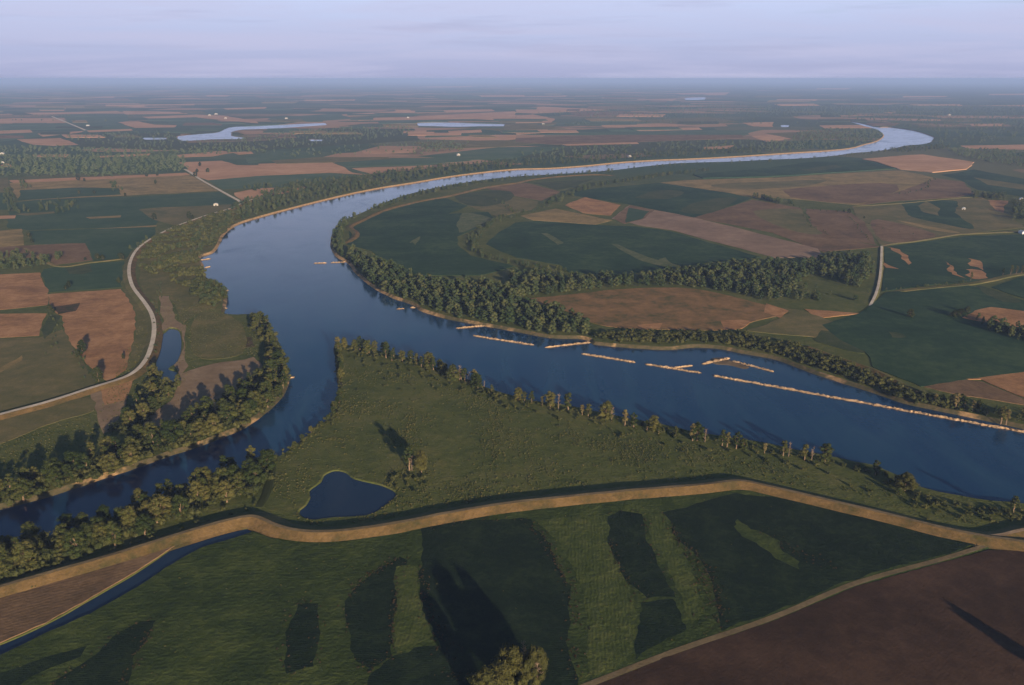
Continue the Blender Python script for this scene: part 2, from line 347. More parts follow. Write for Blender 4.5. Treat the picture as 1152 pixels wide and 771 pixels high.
# ------------------------------------------------------------------ fields
FI = [0, 0]; BEANS = []
def field(mat, pts, h=.0, name=None, curve=False, edge=1.0):
    """one field: a sheet (or a slab as tall as its crop) with a slightly ragged outline, cut back from all water"""
    FI[0] += 1
    loop = GL(smooth(pts, 8, True) if curve else pts)
    P = np.array(loop); ym = P[:, 1].mean(); step = max(2.2, min(ym, 1e9) * .012 - 2.5)
    loop = jitter(resample(loop, step), min(.3 * step, ym * .0022 + .8) * edge, .4 / step)
    if edge > 1: loop = jitter(jitter(loop, 1.5 * edge, .05), .7 * edge, .21)
    if mat == 'cropnear': BEANS.append(loop)
    P = np.array(loop); lo, hi = P.min(0), P.max(0); cut = []
    for L, B, lv, bw in W:
        Q = np.asarray(B)
        if (Q.min(0) < hi).all() and (Q.max(0) > lo).all():
            if not pip(P, Q).any() and not pip(Q, P).any(): continue
            cut.append(B)
    v, f = triangulate([loop] + cut); c = v[np.array(f)].mean(1); keep = pip(c, loop)
    for B in cut: keep &= ~pip(c, B)
    f = [q for q, k in zip(f, keep) if k]
    if not f: return
    used = sorted({i for q in f for i in q}); mp = {a: i for i, a in enumerate(used)}
    near = P[:, 1].min() < 2400; FI[1] += near; zt = .05 + .006 * FI[1] if near else .08 + .008 * FI[0]
    V = [(v[i][0], v[i][1], zt) for i in used]; Fc = [[mp[i] for i in q] for q in f]
    ed = {}
    for q in Fc:
        for a, b in zip(q, q[1:] + q[:1]): ed[(a, b)] = 1
    n = len(V); V += [(x, y, -.4) for x, y, _ in V]
    Fc += [[b, a, a + n, b + n] for (a, b) in ed if (b, a) not in ed]
    nm = name or {'rough': 'rough_field', 'wisp': 'thin_crop_field', 'crop': 'crop_field', 'cropnear': 'crop_field', 'mauve': 'stubble_field', 'fargreen': 'crop_field', 'crop2': 'crop_field', 'stub': 'stubble_field', 'pink': 'stubble_field', 'soil': 'ploughed_field', 'mud': 'mud_field', 'brown': 'fallow_field',
                  'tan': 'hay_field', 'olive': 'pasture_field', 'wet': 'wetland_field', 'weeds': 'weedy_field', 'light': 'thin_crop_field', 'hay': 'hay_field', 'levee': 'grass_field', 'leveegreen': 'grass_field'}[mat]
    return struct(mesh(nm, V, Fc, M[mat]))

FAR = {  # far strips of stubble and crop, west to east
 'pink': [[(18,157),(68,155.5),(88,163),(60,164.3),(38,163)], [(43,150.5),(94,147.5),(93,149),(48,154)], [(-60,148),(0,147),(34,146),(38,149),(0,150.5),(-60,151)], [(-60,134.5),(0,134),(15,133),(68,134),(77,138.4),(0,139),(-60,139.5)],
  [(43,122),(73,121.5),(73,125),(45,125)], [(12,128),(131,125),(136,126.5),(58,129)], [(138,125),(209,126),(211,128),(141,129)], [(131,137),(156,136.6),(174,140.4),(199,141),(196,143.4),(151,144)], [(98,147),(148,145),(150,147),(101,149)],
  [(161,131.6),(221,129),(252,130.3),(290,136.6),(290,139),(252,135.4),(221,132.4),(166,133.4)], [(10,203),(161,197),(209,194.5),(214,197),(126,201),(15,206)],
  [(201,183),(249,181),(267,186),(290,186),(290,184.5),(370.5,182),(387,188),(396,194.5),(411,197),(370,194.5),(290,198),(232,203),(214,196),(209,188)], [(262,217),(290,212),(323,211),(353,209),(320,218),(300,220),(272,226)],
  [(396,189.5),(466,187),(542,183),(532,184.5),(451,193),(416,196)], [(408,170.6),(469,167),(466,172),(411,173)], [(383,129),(451,125),(554,123),(557,125.3),(466,128),(391,131.6)], [(398,133.4),(461,131.6),(580,125.3),(580,136.6),(532,134),(403,136)],
  [(454,147.5),(481,146.7),(479,149),(454,150)], [(504,147.5),(542,146),(542,149),(506,150.5)], [(479,155.5),(557,152),(580,152),(580,157),(559,159),(496,157)], [(562,147),(580,146.5),(580,150),(564,149)],
  [(580,122),(610,120),(688,124),(600,128),(580,127)], [(580,130),(600,129),(625,134),(620,138),(580,139)], [(676,141),(759,140),(764,142.4),(681,143.4)], [(711,145),(786,143.4),(789,146),(721,148)], [(580,146),(615,146),(618,149),(580,152)],
  [(628,162),(716,159),(718,162),(638,164)], [(791,165.6),(824,163.6),(822,167),(791,168.6)], [(834,138.4),(870,137.4),(870,143),(847,142.4)], [(844,153),(870,152),(900,147),(895,155.5),(862,160)], [(733,111.5),(760,111.5),(756,114)],
  [(1081,164),(1152,163),(1250,164),(1250,169),(1152,168.6),(1088,167)], [(993,126.6),(1008,126),(1006,128)], [(144,118),(220,117),(218,118.6),(150,119)], [(250,122),(300,120.5),(298,122.4),(256,123.5)], [(760,105),(820,104),(818,106),(765,106.5)],
  [(1020,135),(1060,134),(1056,136)], [(1100,119),(1160,118),(1150,120)], [(330,113),(400,112),(398,113.4)], [(560,109),(640,107.5),(636,109)], [(860,100),(960,99),(950,101)], [(60,110),(130,109),(128,110.4)],
  [(1090,140),(1130,139),(1128,141.5),(1094,142)], [(640,101),(700,100.4),(690,101.6)], [(0,186),(8,184),(14,187),(0,189)], [(37,174.5),(76,173.6),(75,177),(40,176.6)], [(105,176),(170,172.8),(168,175),(110,177.4)], [(195,175),(250,169.8),(262,172),(240,176),(200,177.4)], [(262,171.5),(283,170.5),(284,173),(268,174)]],
 'crop': [[(70,129),(141,129),(146,136.6),(130,138),(151,145),(98,147),(75,138)], [(176,133.6),(221,132),(262,139),(242,141.7),(201,141)], [(0,139.5),(77,138.6),(92,145),(36,146),(0,147)], [(0,151),(40,150),(48,154),(20,157),(0,160)], [(232,203),(290,198),(370,195),(406,198),(378,203),(328,210),(297,212),(252,213)],
  [(376,183),(441,178),(506,178),(532,181),(466,186),(391,188)], [(275,177),(310,170),(350,172),(360,177),(305,181),(280,184)], [(580,152),(681,148),(834,147),(844,152),(681,152)], [(470,176),(560,166),(640,165),(580,178),(520,181)], [(480,150),(560,150),(557,152),(479,155)], [(620,139),(700,133),(760,138),(676,141)], [(300,133),(380,128),(396,134),(330,138)],
  [(640,153.5),(790,148),(860,146),(840,150),(700,156)]],
 'olive': [[(305,181),(360,177),(436,177),(441,179.5),(376,183),(310,184.5)], [(466,160),(560,158),(640,159),(560,166),(480,168)], [(700,136),(800,132),(830,137),(780,141)], [(860,150),(960,147),(940,155),(900,158)], [(500,142),(600,140),(640,145),(560,147)]],
 'brown': [[(580,155.5),(681,152),(834,152),(837,155.5),(721,160),(623,163),(580,160)], [(640,126.5),(700,125),(740,128),(650,131)]]}
field('light', [(85,153),(200,149),(212,161),(300,158.5),(370,144),(466,145),(472,158),(300,169),(180,169),(90,166)]); field('light', [(560,168),(700,158),(840,157),(900,161),(870,168),(700,173),(590,178)])
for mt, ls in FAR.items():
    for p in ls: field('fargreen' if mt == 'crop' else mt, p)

# small far plots between the traced ones
rq = np.random.default_rng(12)
for i in range(190):
    px, py = rq.uniform(-60, 1160), 97 + 56 * rq.random() ** 1.3
    if px > 700 and rq.random() < .55 or (px > 560 and py > 150): continue
    dx, dy = rq.uniform(14, 60), rq.uniform(.7, 1.1) * (py - 88) ** .5 * .38; sk = rq.uniform(-6, 10)
    field(['pink', 'fargreen', 'olive', 'fargreen', 'tan', 'fargreen', 'light', 'brown'][rq.integers(8)], [(px, py), (px + dx, py + rq.uniform(-.4, .3)), (px + dx + sk, py + dy), (px + sk * .8, py + dy + rq.uniform(-.2, .3))])
# west bottom land
field('leveegreen', [(156,300),(178,266),(214,251),(262,238),(274,244),(250,262),(240,279),(226,288),(230,302),(237,314),(250,325),(252,337),(240,348),(225,351),(206,364),(190,332),(179,332),(176,350),(170,345),(158,322)])
field('crop2', [(10,238),(155,234),(178,247),(176,255),(33,259),(8,257)]); field('olive', [(155,236),(200,231.5),(260,230),(259,234),(216,246),(196,254),(176,248)])
field('crop2', [(141,222),(247,216),(267,226),(259,230),(156,235),(18,241),(15,228.5),(75,221)]); field('tan', [(10,206),(214,197),(226,203),(247,215),(141,220),(20,226)])
field('crop2', [(23,214),(90,211),(133,212),(137,219),(80,222),(20,226)]); field('olive', [(0,201),(9,200),(9,216),(-60,217),(-60,202)]); field('crop2', [(-80,218),(9,217),(13,236),(-80,238)]); field('pink', [(-60,244),(18,242.5),(16,246),(-60,247)], .1)
field('olive', [(15,241),(60,238),(62,240),(30,243)]); field('tan', [(36,262),(176,253.5),(176,255.2),(36,264)]); field('tan', [(96,244.6),(136,242.4),(135,244.6),(100,246.2)])
field('tan', [(-80,262),(0,260),(24,257.6),(27,276),(0,278),(-80,280)]); field('crop2', [(33,260),(176,255.5),(174,265),(151,280),(141,291.5),(104,295),(97,275),(38,275)])
field('brown', [(-60,280),(0,278),(75,274),(97,274),(104,293),(63,298),(48,290),(0,290),(-60,292)]); field('crop2', [(48,303),(73,299),(138,294),(137,323),(55,329),(46,310)], .2); field('light', [(73,299),(102,297),(103,306),(92,309),(78,308)], .25)
field('stub', [(-90,312),(0,309),(45,307),(54,328),(53,343),(0,349),(-90,354)]); field('stub', [(54,331),(136,325.5),(145,335),(152,351),(151,376),(143.5,416),(121,429),(111,424),(96,406),(83,391),(73,371),(70,356),(58,349)])
field('stub', [(-90,358),(0,353),(53,353),(45,371),(44,378),(0,380),(-90,385)]); field('olive', [(-120,388),(0,381),(45,380),(70,371),(83,393),(96,411),(108,429),(105,434),(50,450),(0,464),(-120,500)])
field('weeds', [(58,346),(90,341),(86,350),(66,354)], .1); field('light', [(46,372),(58,354),(69,355),(64,366),(50,382)], .1); field('tan', [(-60,424),(0,414),(26,400),(24,406),(0,419),(-60,432)], .05)
field('leveegreen', [(138,326),(146,324),(160,345),(172,368),(173,388),(168,402),(143,417),(152,376),(153,351)]); field('mud', [(101,444),(113,437.6),(151,425),(141,455),(126,485),(116,488),(108,463)]); field('stub', [(113,438),(151,425),(142,450),(118,456)], .05)
field('mud', [(204,421),(240,409.5),(275,405),(286,402),(296,418),(270,446),(226,470),(163,481),(161,473),(196,447),(200,434)], curve=True); field('mud', [(203,366),(209,366),(207,400),(212,412),(203,424),(196,411),(206,392),(205,374)], curve=True)
field('mud', [(179,333),(190,333),(197,358),(206,366),(204,373),(191,368),(185,372),(181,372),(184,362),(180,345)], curve=True); field('weeds', [(240,364),(252,364),(262,374),(258,382),(246,374)], curve=True); field('weeds', [(262,382),(284,380),(286,390),(272,392)], curve=True)
field('leveegreen', [(225,352),(262,357),(276,372),(272,398),(226,404),(214,380)], curve=True); field('olive', [(-40,478),(0,472),(50,459),(100,447),(106,462),(60,476),(0,500),(-40,510)], curve=True)

# the point inside the bend
field('pink', [(983,182),(970,179.5),(1023,175),(1038,174.4),(1096,183),(1088,191),(1048,194.5),(1013,191)]); field('crop', [(780,197),(862,190),(912,183),(968,181),(1010,190),(937,195),(862,199.6),(790,201)])
field('light', [(898,192),(940,186),(948,189),(915,194)], .1); field('tan', [(741,206),(771,203),(870,200),(862,201),(937,196),(1013,192),(1038,197),(1053,201),(1013,216),(963,231),(887,223.5),(847,222),(806,217)])
field('brown', [(880,214),(990,206),(1010,214),(964,229),(890,222)], curve=True); field('olive', [(800,208),(880,204),(930,203),(900,210),(830,213)], curve=True); field('brown', [(1008,217),(1053,201),(1085,205),(1095,218),(1080,222),(1013,226),(965,231)])
field('crop', [(1060,197),(1096,191),(1170,205),(1250,222),(1152,222),(1100,214),(1080,203)]); field('olive', [(1096,200),(1152,208),(1152,214),(1110,208)]); field('olive', [(959,232.5),(1014,229),(1088,222.7),(1108,224),(1140,245.6),(1152,256),(1090,263),(1009,274),(992,276),(981,265),(963,243)])
field('brown', [(981,248),(1009,251),(1053,265),(1005,273),(985,265)], curve=True); field('crop', [(1014,229),(1031,226),(1075,226),(1079,232),(1073,239),(1097,257.6),(1053,251),(1022,242)], curve=True); field('olive', [(1033,232),(1042,227),(1057,235),(1055,243),(1040,239)], curve=True)
field('tan', [(1009,248),(1022,250),(1079,262),(1053,260)], curve=True); field('stub', [(1111,225),(1133,226),(1128,240),(1118,236)]); field('brown', [(906,235),(955,238),(972,250),(987,276),(944,268),(915,258)]); field('brown', [(781,245),(847,225),(900,234),(912,256),(930,264),(990,278),(925,284),(870,262)])
field('olive', [(848,238),(900,236),(908,250),(925,263),(900,262),(870,252)], curve=True)
field('mauve', [(688,246),(708,231),(738,237),(779,244),(870,267),(920,280),(925,290),(870,290),(755,259),(716,253)]); field('crop', [(628,216),(743,206),(819,217),(847,223.5),(781,245),(736,236),(706,230),(655,222)]); field('stub', [(635,231),(658,222),(698,231),(686,243),(655,240)])
field('light', [(715,222),(745,214),(770,217),(752,224)], .1, curve=True); field('light', [(765,238),(790,226),(830,223),(800,240)], .1, curve=True); field('brown', [(708,231),(738,237),(722,247),(702,252),(690,246)], .05); field('crop2', [(706,234),(732,238),(720,247),(704,251)], .08)
field('brown', [(544,211),(592,206),(630,216),(608,226),(580,221)]); field('light', [(600,206),(668,202),(640,212),(628,214)]); field('tan', [(585,243),(625,235),(688,248),(670,253),(600,248)]); field('olive', [(530,222),(580,222),(606,227),(600,236),(560,244),(528,232)])
field('light', [(512,221),(560,214),(580,220),(560,230),(530,232)], .1, curve=True)
field('crop', [(391,257),(431,239),(481,225),(501,223.5),(527,232),(504,241),(549,238.6),(557,246),(516,266),(514,275),(529,288),(580,300),(542,310),(466,310),(441,298),(416,283),(391,275),(394,266)], .2)
field('crop', [(557,265),(580,251),(605,248.6),(676,253.7),(716,255),(756,261),(857,290),(806,294),(771,300),(693,310),(640,307),(630,298),(580,290),(547,275)], .2)
field('wisp', [(688,275),(694,275),(722,287),(756,297),(770,300),(752,301),(715,291)], .3, curve=True); field('wisp', [(741,292),(748,290),(757,298),(750,300)], .3); field('wisp', [(609,262.6),(616,263),(634,274),(628,276)], .3, curve=True); field('wisp', [(463,272),(472,268),(468,276)], .3); field('wisp', [(520,240),(556,247),(540,254),(516,262)], .3, curve=True)
field('wisp', [(460,274),(466,269),(473,266),(470,272)], .3, curve=True)
field('wet', [(590,338),(620,334),(701,325.5),(761,324),(797,328),(847,340),(869,345),(885,352),(842,364),(832,371),(741,371),(676,366),(630,348)], curve=True); field('stub', [(716,366),(745,364),(742,370),(722,371)], .1); field('stub', [(812,361),(846,362),(836,370),(815,370)], .1, curve=True)
field('olive', [(868,345),(888,352),(862,366),(838,372),(870,376),(920,380),(968,392),(945,366),(905,350)], .03); field('light', [(925,372),(968,384),(974,398),(944,392),(915,382)], .1, curve=True); field('stub', [(905,348),(968,353),(927,358),(912,354)], .1); field('stub', [(862,342),(888,350),(877,358),(860,352)], .1)
field('crop', [(995,278),(1088,266),(1152,264),(1260,262),(1260,300),(1152,309),(1103,317),(1038,322),(993,328),(996,300)], .2)
for p in ([(999,277.7),(1010,281),(1023,290),(1026,298),(1013,288)], [(995,296),(1010,303),(998,302)], [(1063,294),(1071,300),(1083,313),(1076,310),(1068,303)], [(1088,291.5),(1100,294),(1106,298),(1106,304),(1092,299)], [(1088,304),(1106,304),(1110,313),(1094,314),(1087,310)]): field('stub', p, .32, curve=True, edge=3)
field('crop', [(983,340),(998,329),(1088,321.5),(1114,326),(1152,339),(1270,362),(1270,432),(1152,418.7),(1088,427.5),(1036,436),(983,413.6),(973,396),(945,383),(925,366),(968,353)], .2); field('crop', [(1115,324),(1152,311),(1260,303),(1260,360),(1152,336)], .25)
field('stub', [(1083,358),(1096,350),(1114,346),(1149,350),(1180,356),(1170,372),(1106,363)], .32); field('light', [(1098,322),(1118,326),(1150,340),(1130,340),(1110,332)], .32, curve=True); field('light', [(1000,374),(1016,376),(1020,380),(1004,380)], .3, curve=True)
field('stub', [(1088,427.5),(1152,419),(1260,416),(1260,470),(1152,448),(1104,427.6)]); field('brown', [(1038,435),(1088,427.5),(1105,430),(1152,450),(1152,456),(1076,444)])

# south of the levee
field('rough', [(-140,775),(0,738),(50,714),(101,691),(151,663.5),(191,637),(226,617),(252,609.5),(284,599),(305,606),(345,610),(400,607),(450,599),(500,589),(560,579),(620,572),(700,563),(780,557),(830,552),(850,553),(900,562),(1000,587),(1100,611),(1063,627),(963,655),(870,693),(760,731),(662,770),(560,812),(500,850),(-140,850)], .02, 'rough_field')
field('cropnear', [(449,627),(456,631),(450,642),(446,670),(441,708),(438,738),(416,754),(401,748),(391,718),(389,678),(398,663),(416,647.5)], .15, edge=1.5); field('cropnear', [(338,679),(358,680),(360,695),(353,751),(323,758),(321,728),(325,703)], .15, edge=1.5)
field('cropnear', [(476,595),(516,587),(580,584),(599,585),(601,595),(613,605),(625,632),(640,660),(643,698),(638,720),(645,753),(652,775),(640,830),(470,830),(505,760),(496,728),(476,688),(470,652),(474,622)], .15, edge=1.5)
field('cropnear', [(441,738),(466,730.5),(496,730.5),(514,743),(526,771),(530,800),(400,800),(410,771),(416,758)], .15, edge=1.5); field('cropnear', [(174,700),(159,700),(133,713),(106,738),(60,770),(20,800),(130,800),(146,755),(151,741),(164,725)], .15, edge=1.5)
field('cropnear', [(-20,765),(7,757),(50,741),(80,733),(98,728),(90,740),(40,760),(0,790),(-20,790)], .15, curve=True); field('cropnear', [(683,582),(698,574.5),(721,579.5),(726,600),(741,635),(759,668),(761,674),(728,674),(706,657),(693,632),(686,607)], .15, edge=1.5)
field('cropnear', [(721,679),(759,676),(774,708),(751,718),(716,743),(716,723),(718,703)], .15, edge=1.5); field('cropnear', [(744,577),(776,571),(800,562),(830,557),(900,564),(1000,588),(1080,605),(1100,611),(1063,624),(963,651),(870,689),(812,710),(806,678),(799,650),(781,622),(761,610),(754,590)], .15, edge=1.5)



field('hay', [(603,586),(680,580),(686,607),(693,632),(706,657),(715,690),(716,715),(712,735),(700,748),(660,764),(658,740),(662,700),(655,665),(640,632),(625,607)], .12, edge=2); field('hay', [(726,582),(744,578),(754,592),(765,622),(776,640),(786,665),(790,690),(780,703),(772,690),(760,655),(744,625),(732,604)], .12, edge=2)
field('hay', [(441,640),(456,634),(468,640),(470,660),(478,690),(490,720),(466,728),(441,736),(444,708),(449,670)], .12, edge=2); field('rough', [(828,586),(846,596),(862,600),(884,620),(902,632),(900,643),(884,636),(866,624),(850,614),(838,604)], .1, edge=3)
field('soil', [(662,775),(760,736),(872,699),(963,661),(1063,633),(1112,620),(1152,621),(1320,640),(1320,860),(640,860),(640,800)])
field('brown', [(-120,700),(0,674),(101,645),(180,616),(204,609),(196,616),(176,629),(151,645),(101,674),(50,702),(0,724),(-120,765)])

# ------------------------------------------------------------------ levees and roads: swept cross-sections
def sweep(path, prof, ends=True, wob=0.0):
    """prof: (offset to the right of travel, height); returns verts, faces"""
    P = [np.array(p) for p in path]; V, Fc = [], []; n = len(P); k = len(prof)
    for i in range(n):
        t = P[min(i + 1, n - 1)] - P[max(i - 1, 0)]; t /= max(np.linalg.norm(t), 1e-9); nn = np.array([t[1], -t[0]])
        e = min(1.0, min(i, n - 1 - i) / 3) if ends else 1.0
        for o, hh in prof:
            w = 1 + wob * noise.noise(Vector((P[i][0] * .05, P[i][1] * .05, o)))
            q = P[i] + nn * o * w; V.append((q[0], q[1], hh * e * w if hh > 0 else hh))
    for i in range(n - 1):
        for j in range(k - 1): Fc.append([i * k + j, i * k + j + 1, (i + 1) * k + j + 1, (i + 1) * k + j])
    return V, Fc
def strip_obj(name, px, prof, mats, idx, z=0.0, step=3, ends=True, wob=.06):
    path = resample(GL(smooth(px, step), z), 6, False)
    for _ in range(10 if name == 'levee' else 0): path = [path[0]] + [tuple((np.array(a) + np.array(b) * 2 + np.array(c)) / 4) for a, b, c in zip(path, path[1:], path[2:])] + [path[-1]]
    V, Fc = sweep(path, prof, ends, wob); k = len(prof) - 1
    o = mesh(name, V, Fc, mats, mi=[idx[i % k] for i in range(len(Fc))]); return struct(o)
LEV = [(-150,696),(-60,676),(0,658),(101,629.5),(160,612),(201,599),(245,586.5),(275,579.5),(290,579),(303,585.5),(320,592),(345,596),(372,596),(400,593.5),(450,586),(500,576),(560,566),(620,559),(700,551),(780,544.5),(825,539.5),(840,540),(880,549),(940,563),(1000,577),(1060,592),(1100,600),(1152,608),(1280,628)]
strip_obj('levee', LEV, [(-12, -.3), (-10.5, .2), (0, 4.0), (3.2, 4.0), (10, .6), (12.5, -.3)], [M['leveegreen'], M['levee'], M['track']], [0, 0, 2, 1, 1], 4.0)
strip_obj('levee', [(1085,600),(1120,601),(1152,594),(1280,570)], [(-9, -.3), (0, 3.2), (3, 3.2), (13, -.3)], [M['leveegreen'], M['levee'], M['dirt']], [0, 2, 1], 3.2)
WLEV = [(-140,506),(0,466),(50,453),(108,434.5),(136,426),(151,419),(163,407),(170,391),(173.5,371),(171,354),(161,338),(151,325.5),(146,313),(145.5,298),(152,283),(163,273),(178,264),(194,256),(214,248.5),(236,241),(258,235),(276,227),(296,221)]
strip_obj('levee', WLEV, [(-10, -.3), (-2.6, 3.0), (2.6, 3.0), (8.5, .4), (10, -.3)], [M['leveegreen'], M['gravel'], M['levee']], [0, 1, 2, 2], 3.0)
strip_obj('levee', [(905,387),(937,399),(988,416.5),(1026,436),(1060,447)], [(-6, -.3), (0, 2.2), (2, 2.2), (9, -.3)], [M['leveegreen'], M['levee']], [0, 0, 1], 2.2)
strip_obj('levee', [(388,272.5),(399.5,265),(398,259),(391,255),(403,249),(431,236),(466,227),(504,220),(542,211),(580,205.5),(595,202),(630,198),(668,196),(692,197)], [(-9, -.3), (0, 2.6), (3, 2.6), (11, -.3)], [M['leveegreen'], M['levee']], [0, 1, 1], 2.6)
ROADP = [(-4.2, -.2), (-1.9, 1.3), (1.9, 1.3), (4.2, -.2)]
strip_obj('gravel_road', [(992,276),(991,302.5),(988,322),(984,334),(979,343)], ROADP, [M['leveegreen'], M['gravel']], [0, 1, 0], 1.3)
strip_obj('dirt_road', [(993,276),(1009,273.5),(1031,271),(1075,264),(1090,263),(1152,260.5),(1280,258)], ROADP, [M['leveegreen'], M['dirt']], [0, 1, 0], 1.3)
strip_obj('gravel_road', [(207,190),(215,194.5),(224,201),(247,214),(271,227)], [(-6, -.2), (-4, 1.3), (4, 1.3), (6, -.2)], [M['leveegreen'], M['gravel']], [0, 1, 0], 1.3)
strip_obj('gravel_road', [(58,131),(78,139),(96,146.5)], [(-9, -.2), (-7, 1.3), (7, 1.3), (9, -.2)], [M['leveegreen'], M['gravel']], [0, 1, 0], 1.3)
strip_obj('dirt_road', [(560,814),(640,781),(662,771),(760,733),(870,695),(963,656.5),(1063,628.5),(1112,613)], [(-4.5, -.2), (-2.2, .7), (1.6, .7), (4.5, -.2)], [M['rough'], M['track']], [0, 1, 0], .7)
strip_obj('dirt_road', [(959,232),(1014,228.6),(1088,222),(1108,223.6)], ROADP, [M['leveegreen'], M['tan']], [0, 1, 0], 1.3)
strip_obj('dirt_road', [(27,278),(63,299),(104,295),(139,291)], [(-3.5, -.2), (-2.6, 1.0), (2.6, 1.0), (3.5, -.2)], [M['leveegreen'], M['tan']], [0, 1, 0], 1.0)
strip_obj('grass_track', [(1008,327.5),(1051,323),(1088,319.5),(1114,315),(1152,307.5),(1260,296)], [(-7, -.2), (-5, 1.1), (5, 1.1), (7, -.2)], [M['leveegreen']], [0, 0, 0], 1.1)
strip_obj('grass_track', [(308,512),(304,535),(299,555),(291,570)], [(-4, -.2), (-2, .5), (2, .5), (4, -.2)], [M['shrub']], [0, 0, 0], .5)
# sand bar by the dikes
sb = GL(smooth([(800,402.5),(815,402),(826,406.5),(845,413),(838,416),(820,412),(806,411),(796,407)], 2, True), WL)
v, f = triangulate([sb, offset(sb, -5)]); c = v[np.array(f)].mean(1); kp = pip(c, sb); dd = segdist(v, sb)
struct(mesh('sand_bar', [(x, y, WL - .25 + min(.55, d * .12)) for (x, y), d in zip(v, dd)], [q for q, k in zip(f, kp) if k], M['mudbank']))
# ------------------------------------------------------------------ plants
def tube(pts, radii, sides=6):
    V, Fc = [], []
    for i, (p, r) in enumerate(zip(pts, radii)):
        p = Vector(p); t = (Vector(pts[min(i + 1, len(pts) - 1)]) - Vector(pts[max(i - 1, 0)])).normalized()
        u = t.cross(Vector((.3, .9, .1))).normalized(); w = t.cross(u)
        for k in range(sides):
            a = 2 * math.pi * k / sides; V.append(p + (u * math.cos(a) + w * math.sin(a)) * r)
    for i in range(len(pts) - 1):
        for k in range(sides): Fc.append([i * sides + k, i * sides + (k + 1) % sides, (i + 1) * sides + (k + 1) % sides, (i + 1) * sides + k])
    return V, Fc
def join(parts):
    V, Fc = [], []
    for v, f in parts:
        b = len(V); V += v; Fc += [[i + b for i in q] for q in f]
    return V, Fc
def wood(rng, H, lobes, r0=.42, sides=6):
    top = H * .62; pts = [(0, 0, -2.5)] + [(rng.uniform(-.3, .3) * i, rng.uniform(-.3, .3) * i, top * i / 4) for i in range(1, 5)]
    parts = [tube(pts, [r0 * 1.5, r0, r0 * .8, r0 * .6, r0 * .35], sides)]
    for c, r in lobes:
        s = Vector(pts[1 + rng.randrange(3)]); e = Vector(c); m = s.lerp(e, .5) + Vector((0, 0, -.4))
        parts.append(tube([s, m, e], [r0 * .4, r0 * .28, r0 * .1], 4))
    return join(parts)
ICO = {}
def ico(n):
    if n not in ICO:
        bm = bmesh.new(); bmesh.ops.create_icosphere(bm, subdivisions=n, radius=1); ICO[n] = ([v.co.copy() for v in bm.verts], [[v.index for v in f.verts] for f in bm.faces]); bm.free()
    return ICO[n]
def leaves(rng, lobes, n, size, core=.74, sub=1):
    """leaf sprays over and inside each limb's cluster, round a ragged dark heart"""
    V, Fc = [], []
    for c, r in lobes:
        c = Vector(c); rv = Vector(r)
        iv, if_ = ico(sub); b = len(V)
        for p in iv:
            k = core * (1 + .45 * noise.noise(p * 1.9 + c)); V.append(c + Vector((p.x * rv.x * k, p.y * rv.y * k, p.z * rv.z * k)))
        Fc += [[i + b for i in q] for q in if_]
        for _ in range(n):
            d = Vector((rng.gauss(0, 1), rng.gauss(0, 1), rng.gauss(.25, 1))).normalized()
            k = rng.uniform(.72, 1.12) * (1 + .3 * noise.noise(d * 1.9 + c)); p = c + Vector((d.x * rv.x, d.y * rv.y, d.z * rv.z)) * k
            nn = (d + Vector((rng.gauss(0, .55), rng.gauss(0, .55), rng.gauss(.1, .5)))).normalized()
            u = nn.cross(Vector((rng.gauss(0, 1), rng.gauss(0, 1), rng.gauss(0, 1)))).normalized(); w = nn.cross(u)
            s = size * rng.uniform(.6, 1.35); b = len(V)
            V += [p - u * s * .5, p + w * s * .35 + nn * s * .1, p + u * s * .5, p - w * s * .35 - nn * s * .06]; Fc.append([b, b + 1, b + 2, b + 3])
    return V, Fc
def lobes_of(rng, H, Rr, n, low=.22, dome=1.0):
    out = []
    for i in range(n):
        t = (i + .5) / n; zc = H * (low + (1 - low) * (t ** .8) * .86); prof = math.sin(math.pi * min(1, .22 + .72 * t)) ** .7 * dome
        a = i * 2.399 + rng.uniform(-.5, .5); rr = Rr * prof * rng.uniform(.35, .72); s = Rr * rng.uniform(.26, .56) * (1.05 - .3 * t) * (14 / max(n, 12)) ** .25
        out.append(((rr * math.cos(a), rr * math.sin(a), zc), (s, s * rng.uniform(.85, 1.15), s * rng.uniform(.7, 1.0))))
    return out
def tree_meshes(seed, H, Rr, n, nl, size, leaf, low=.22, sub=1, sides=6):
    rng = random.Random(seed); lb = lobes_of(rng, H, Rr, n, low)
    t = mesh('trunk', *wood(rng, H, lb[::2], .022 * H, sides), M['bark'], link=False); c = mesh('crown', *leaves(rng, lb, nl, size, sub=sub), leaf, link=False)
    return t, c
# near kinds: (trunk, crown, nominal height)
NEAR = [(*tree_meshes(10 + i, 20, w, n, 110, .72, M['leaf'], lo), 20) for i, (w, n, lo) in enumerate(((7.4, 24, .06), (6.6, 22, .08), (8.2, 27, .05), (5.6, 20, .1), (7.0, 25, .05), (4.6, 18, .1)))]
SLIM = [(*tree_meshes(30 + i, 20, w, n, 110, .85, M['leafdry'] if i == 1 else M['leaf'], lo), 20) for i, (w, n, lo) in enumerate(((4.2, 10, .22), (3.8, 9, .25), (4.8, 11, .2)))]
DARKT = [(*tree_meshes(90 + i, 20, w, n, 110, .8, M['leafdark'], .05), 20) for i, (w, n) in enumerate(((8.0, 22), (7.0, 20)))]
BIG = [(*tree_meshes(50 + i, 20, w, n, 260, .72, M['leafgold'], lo, 2), 20) for i, (w, n, lo) in enumerate(((8.0, 19, .16), (9.2, 22, .14)))]
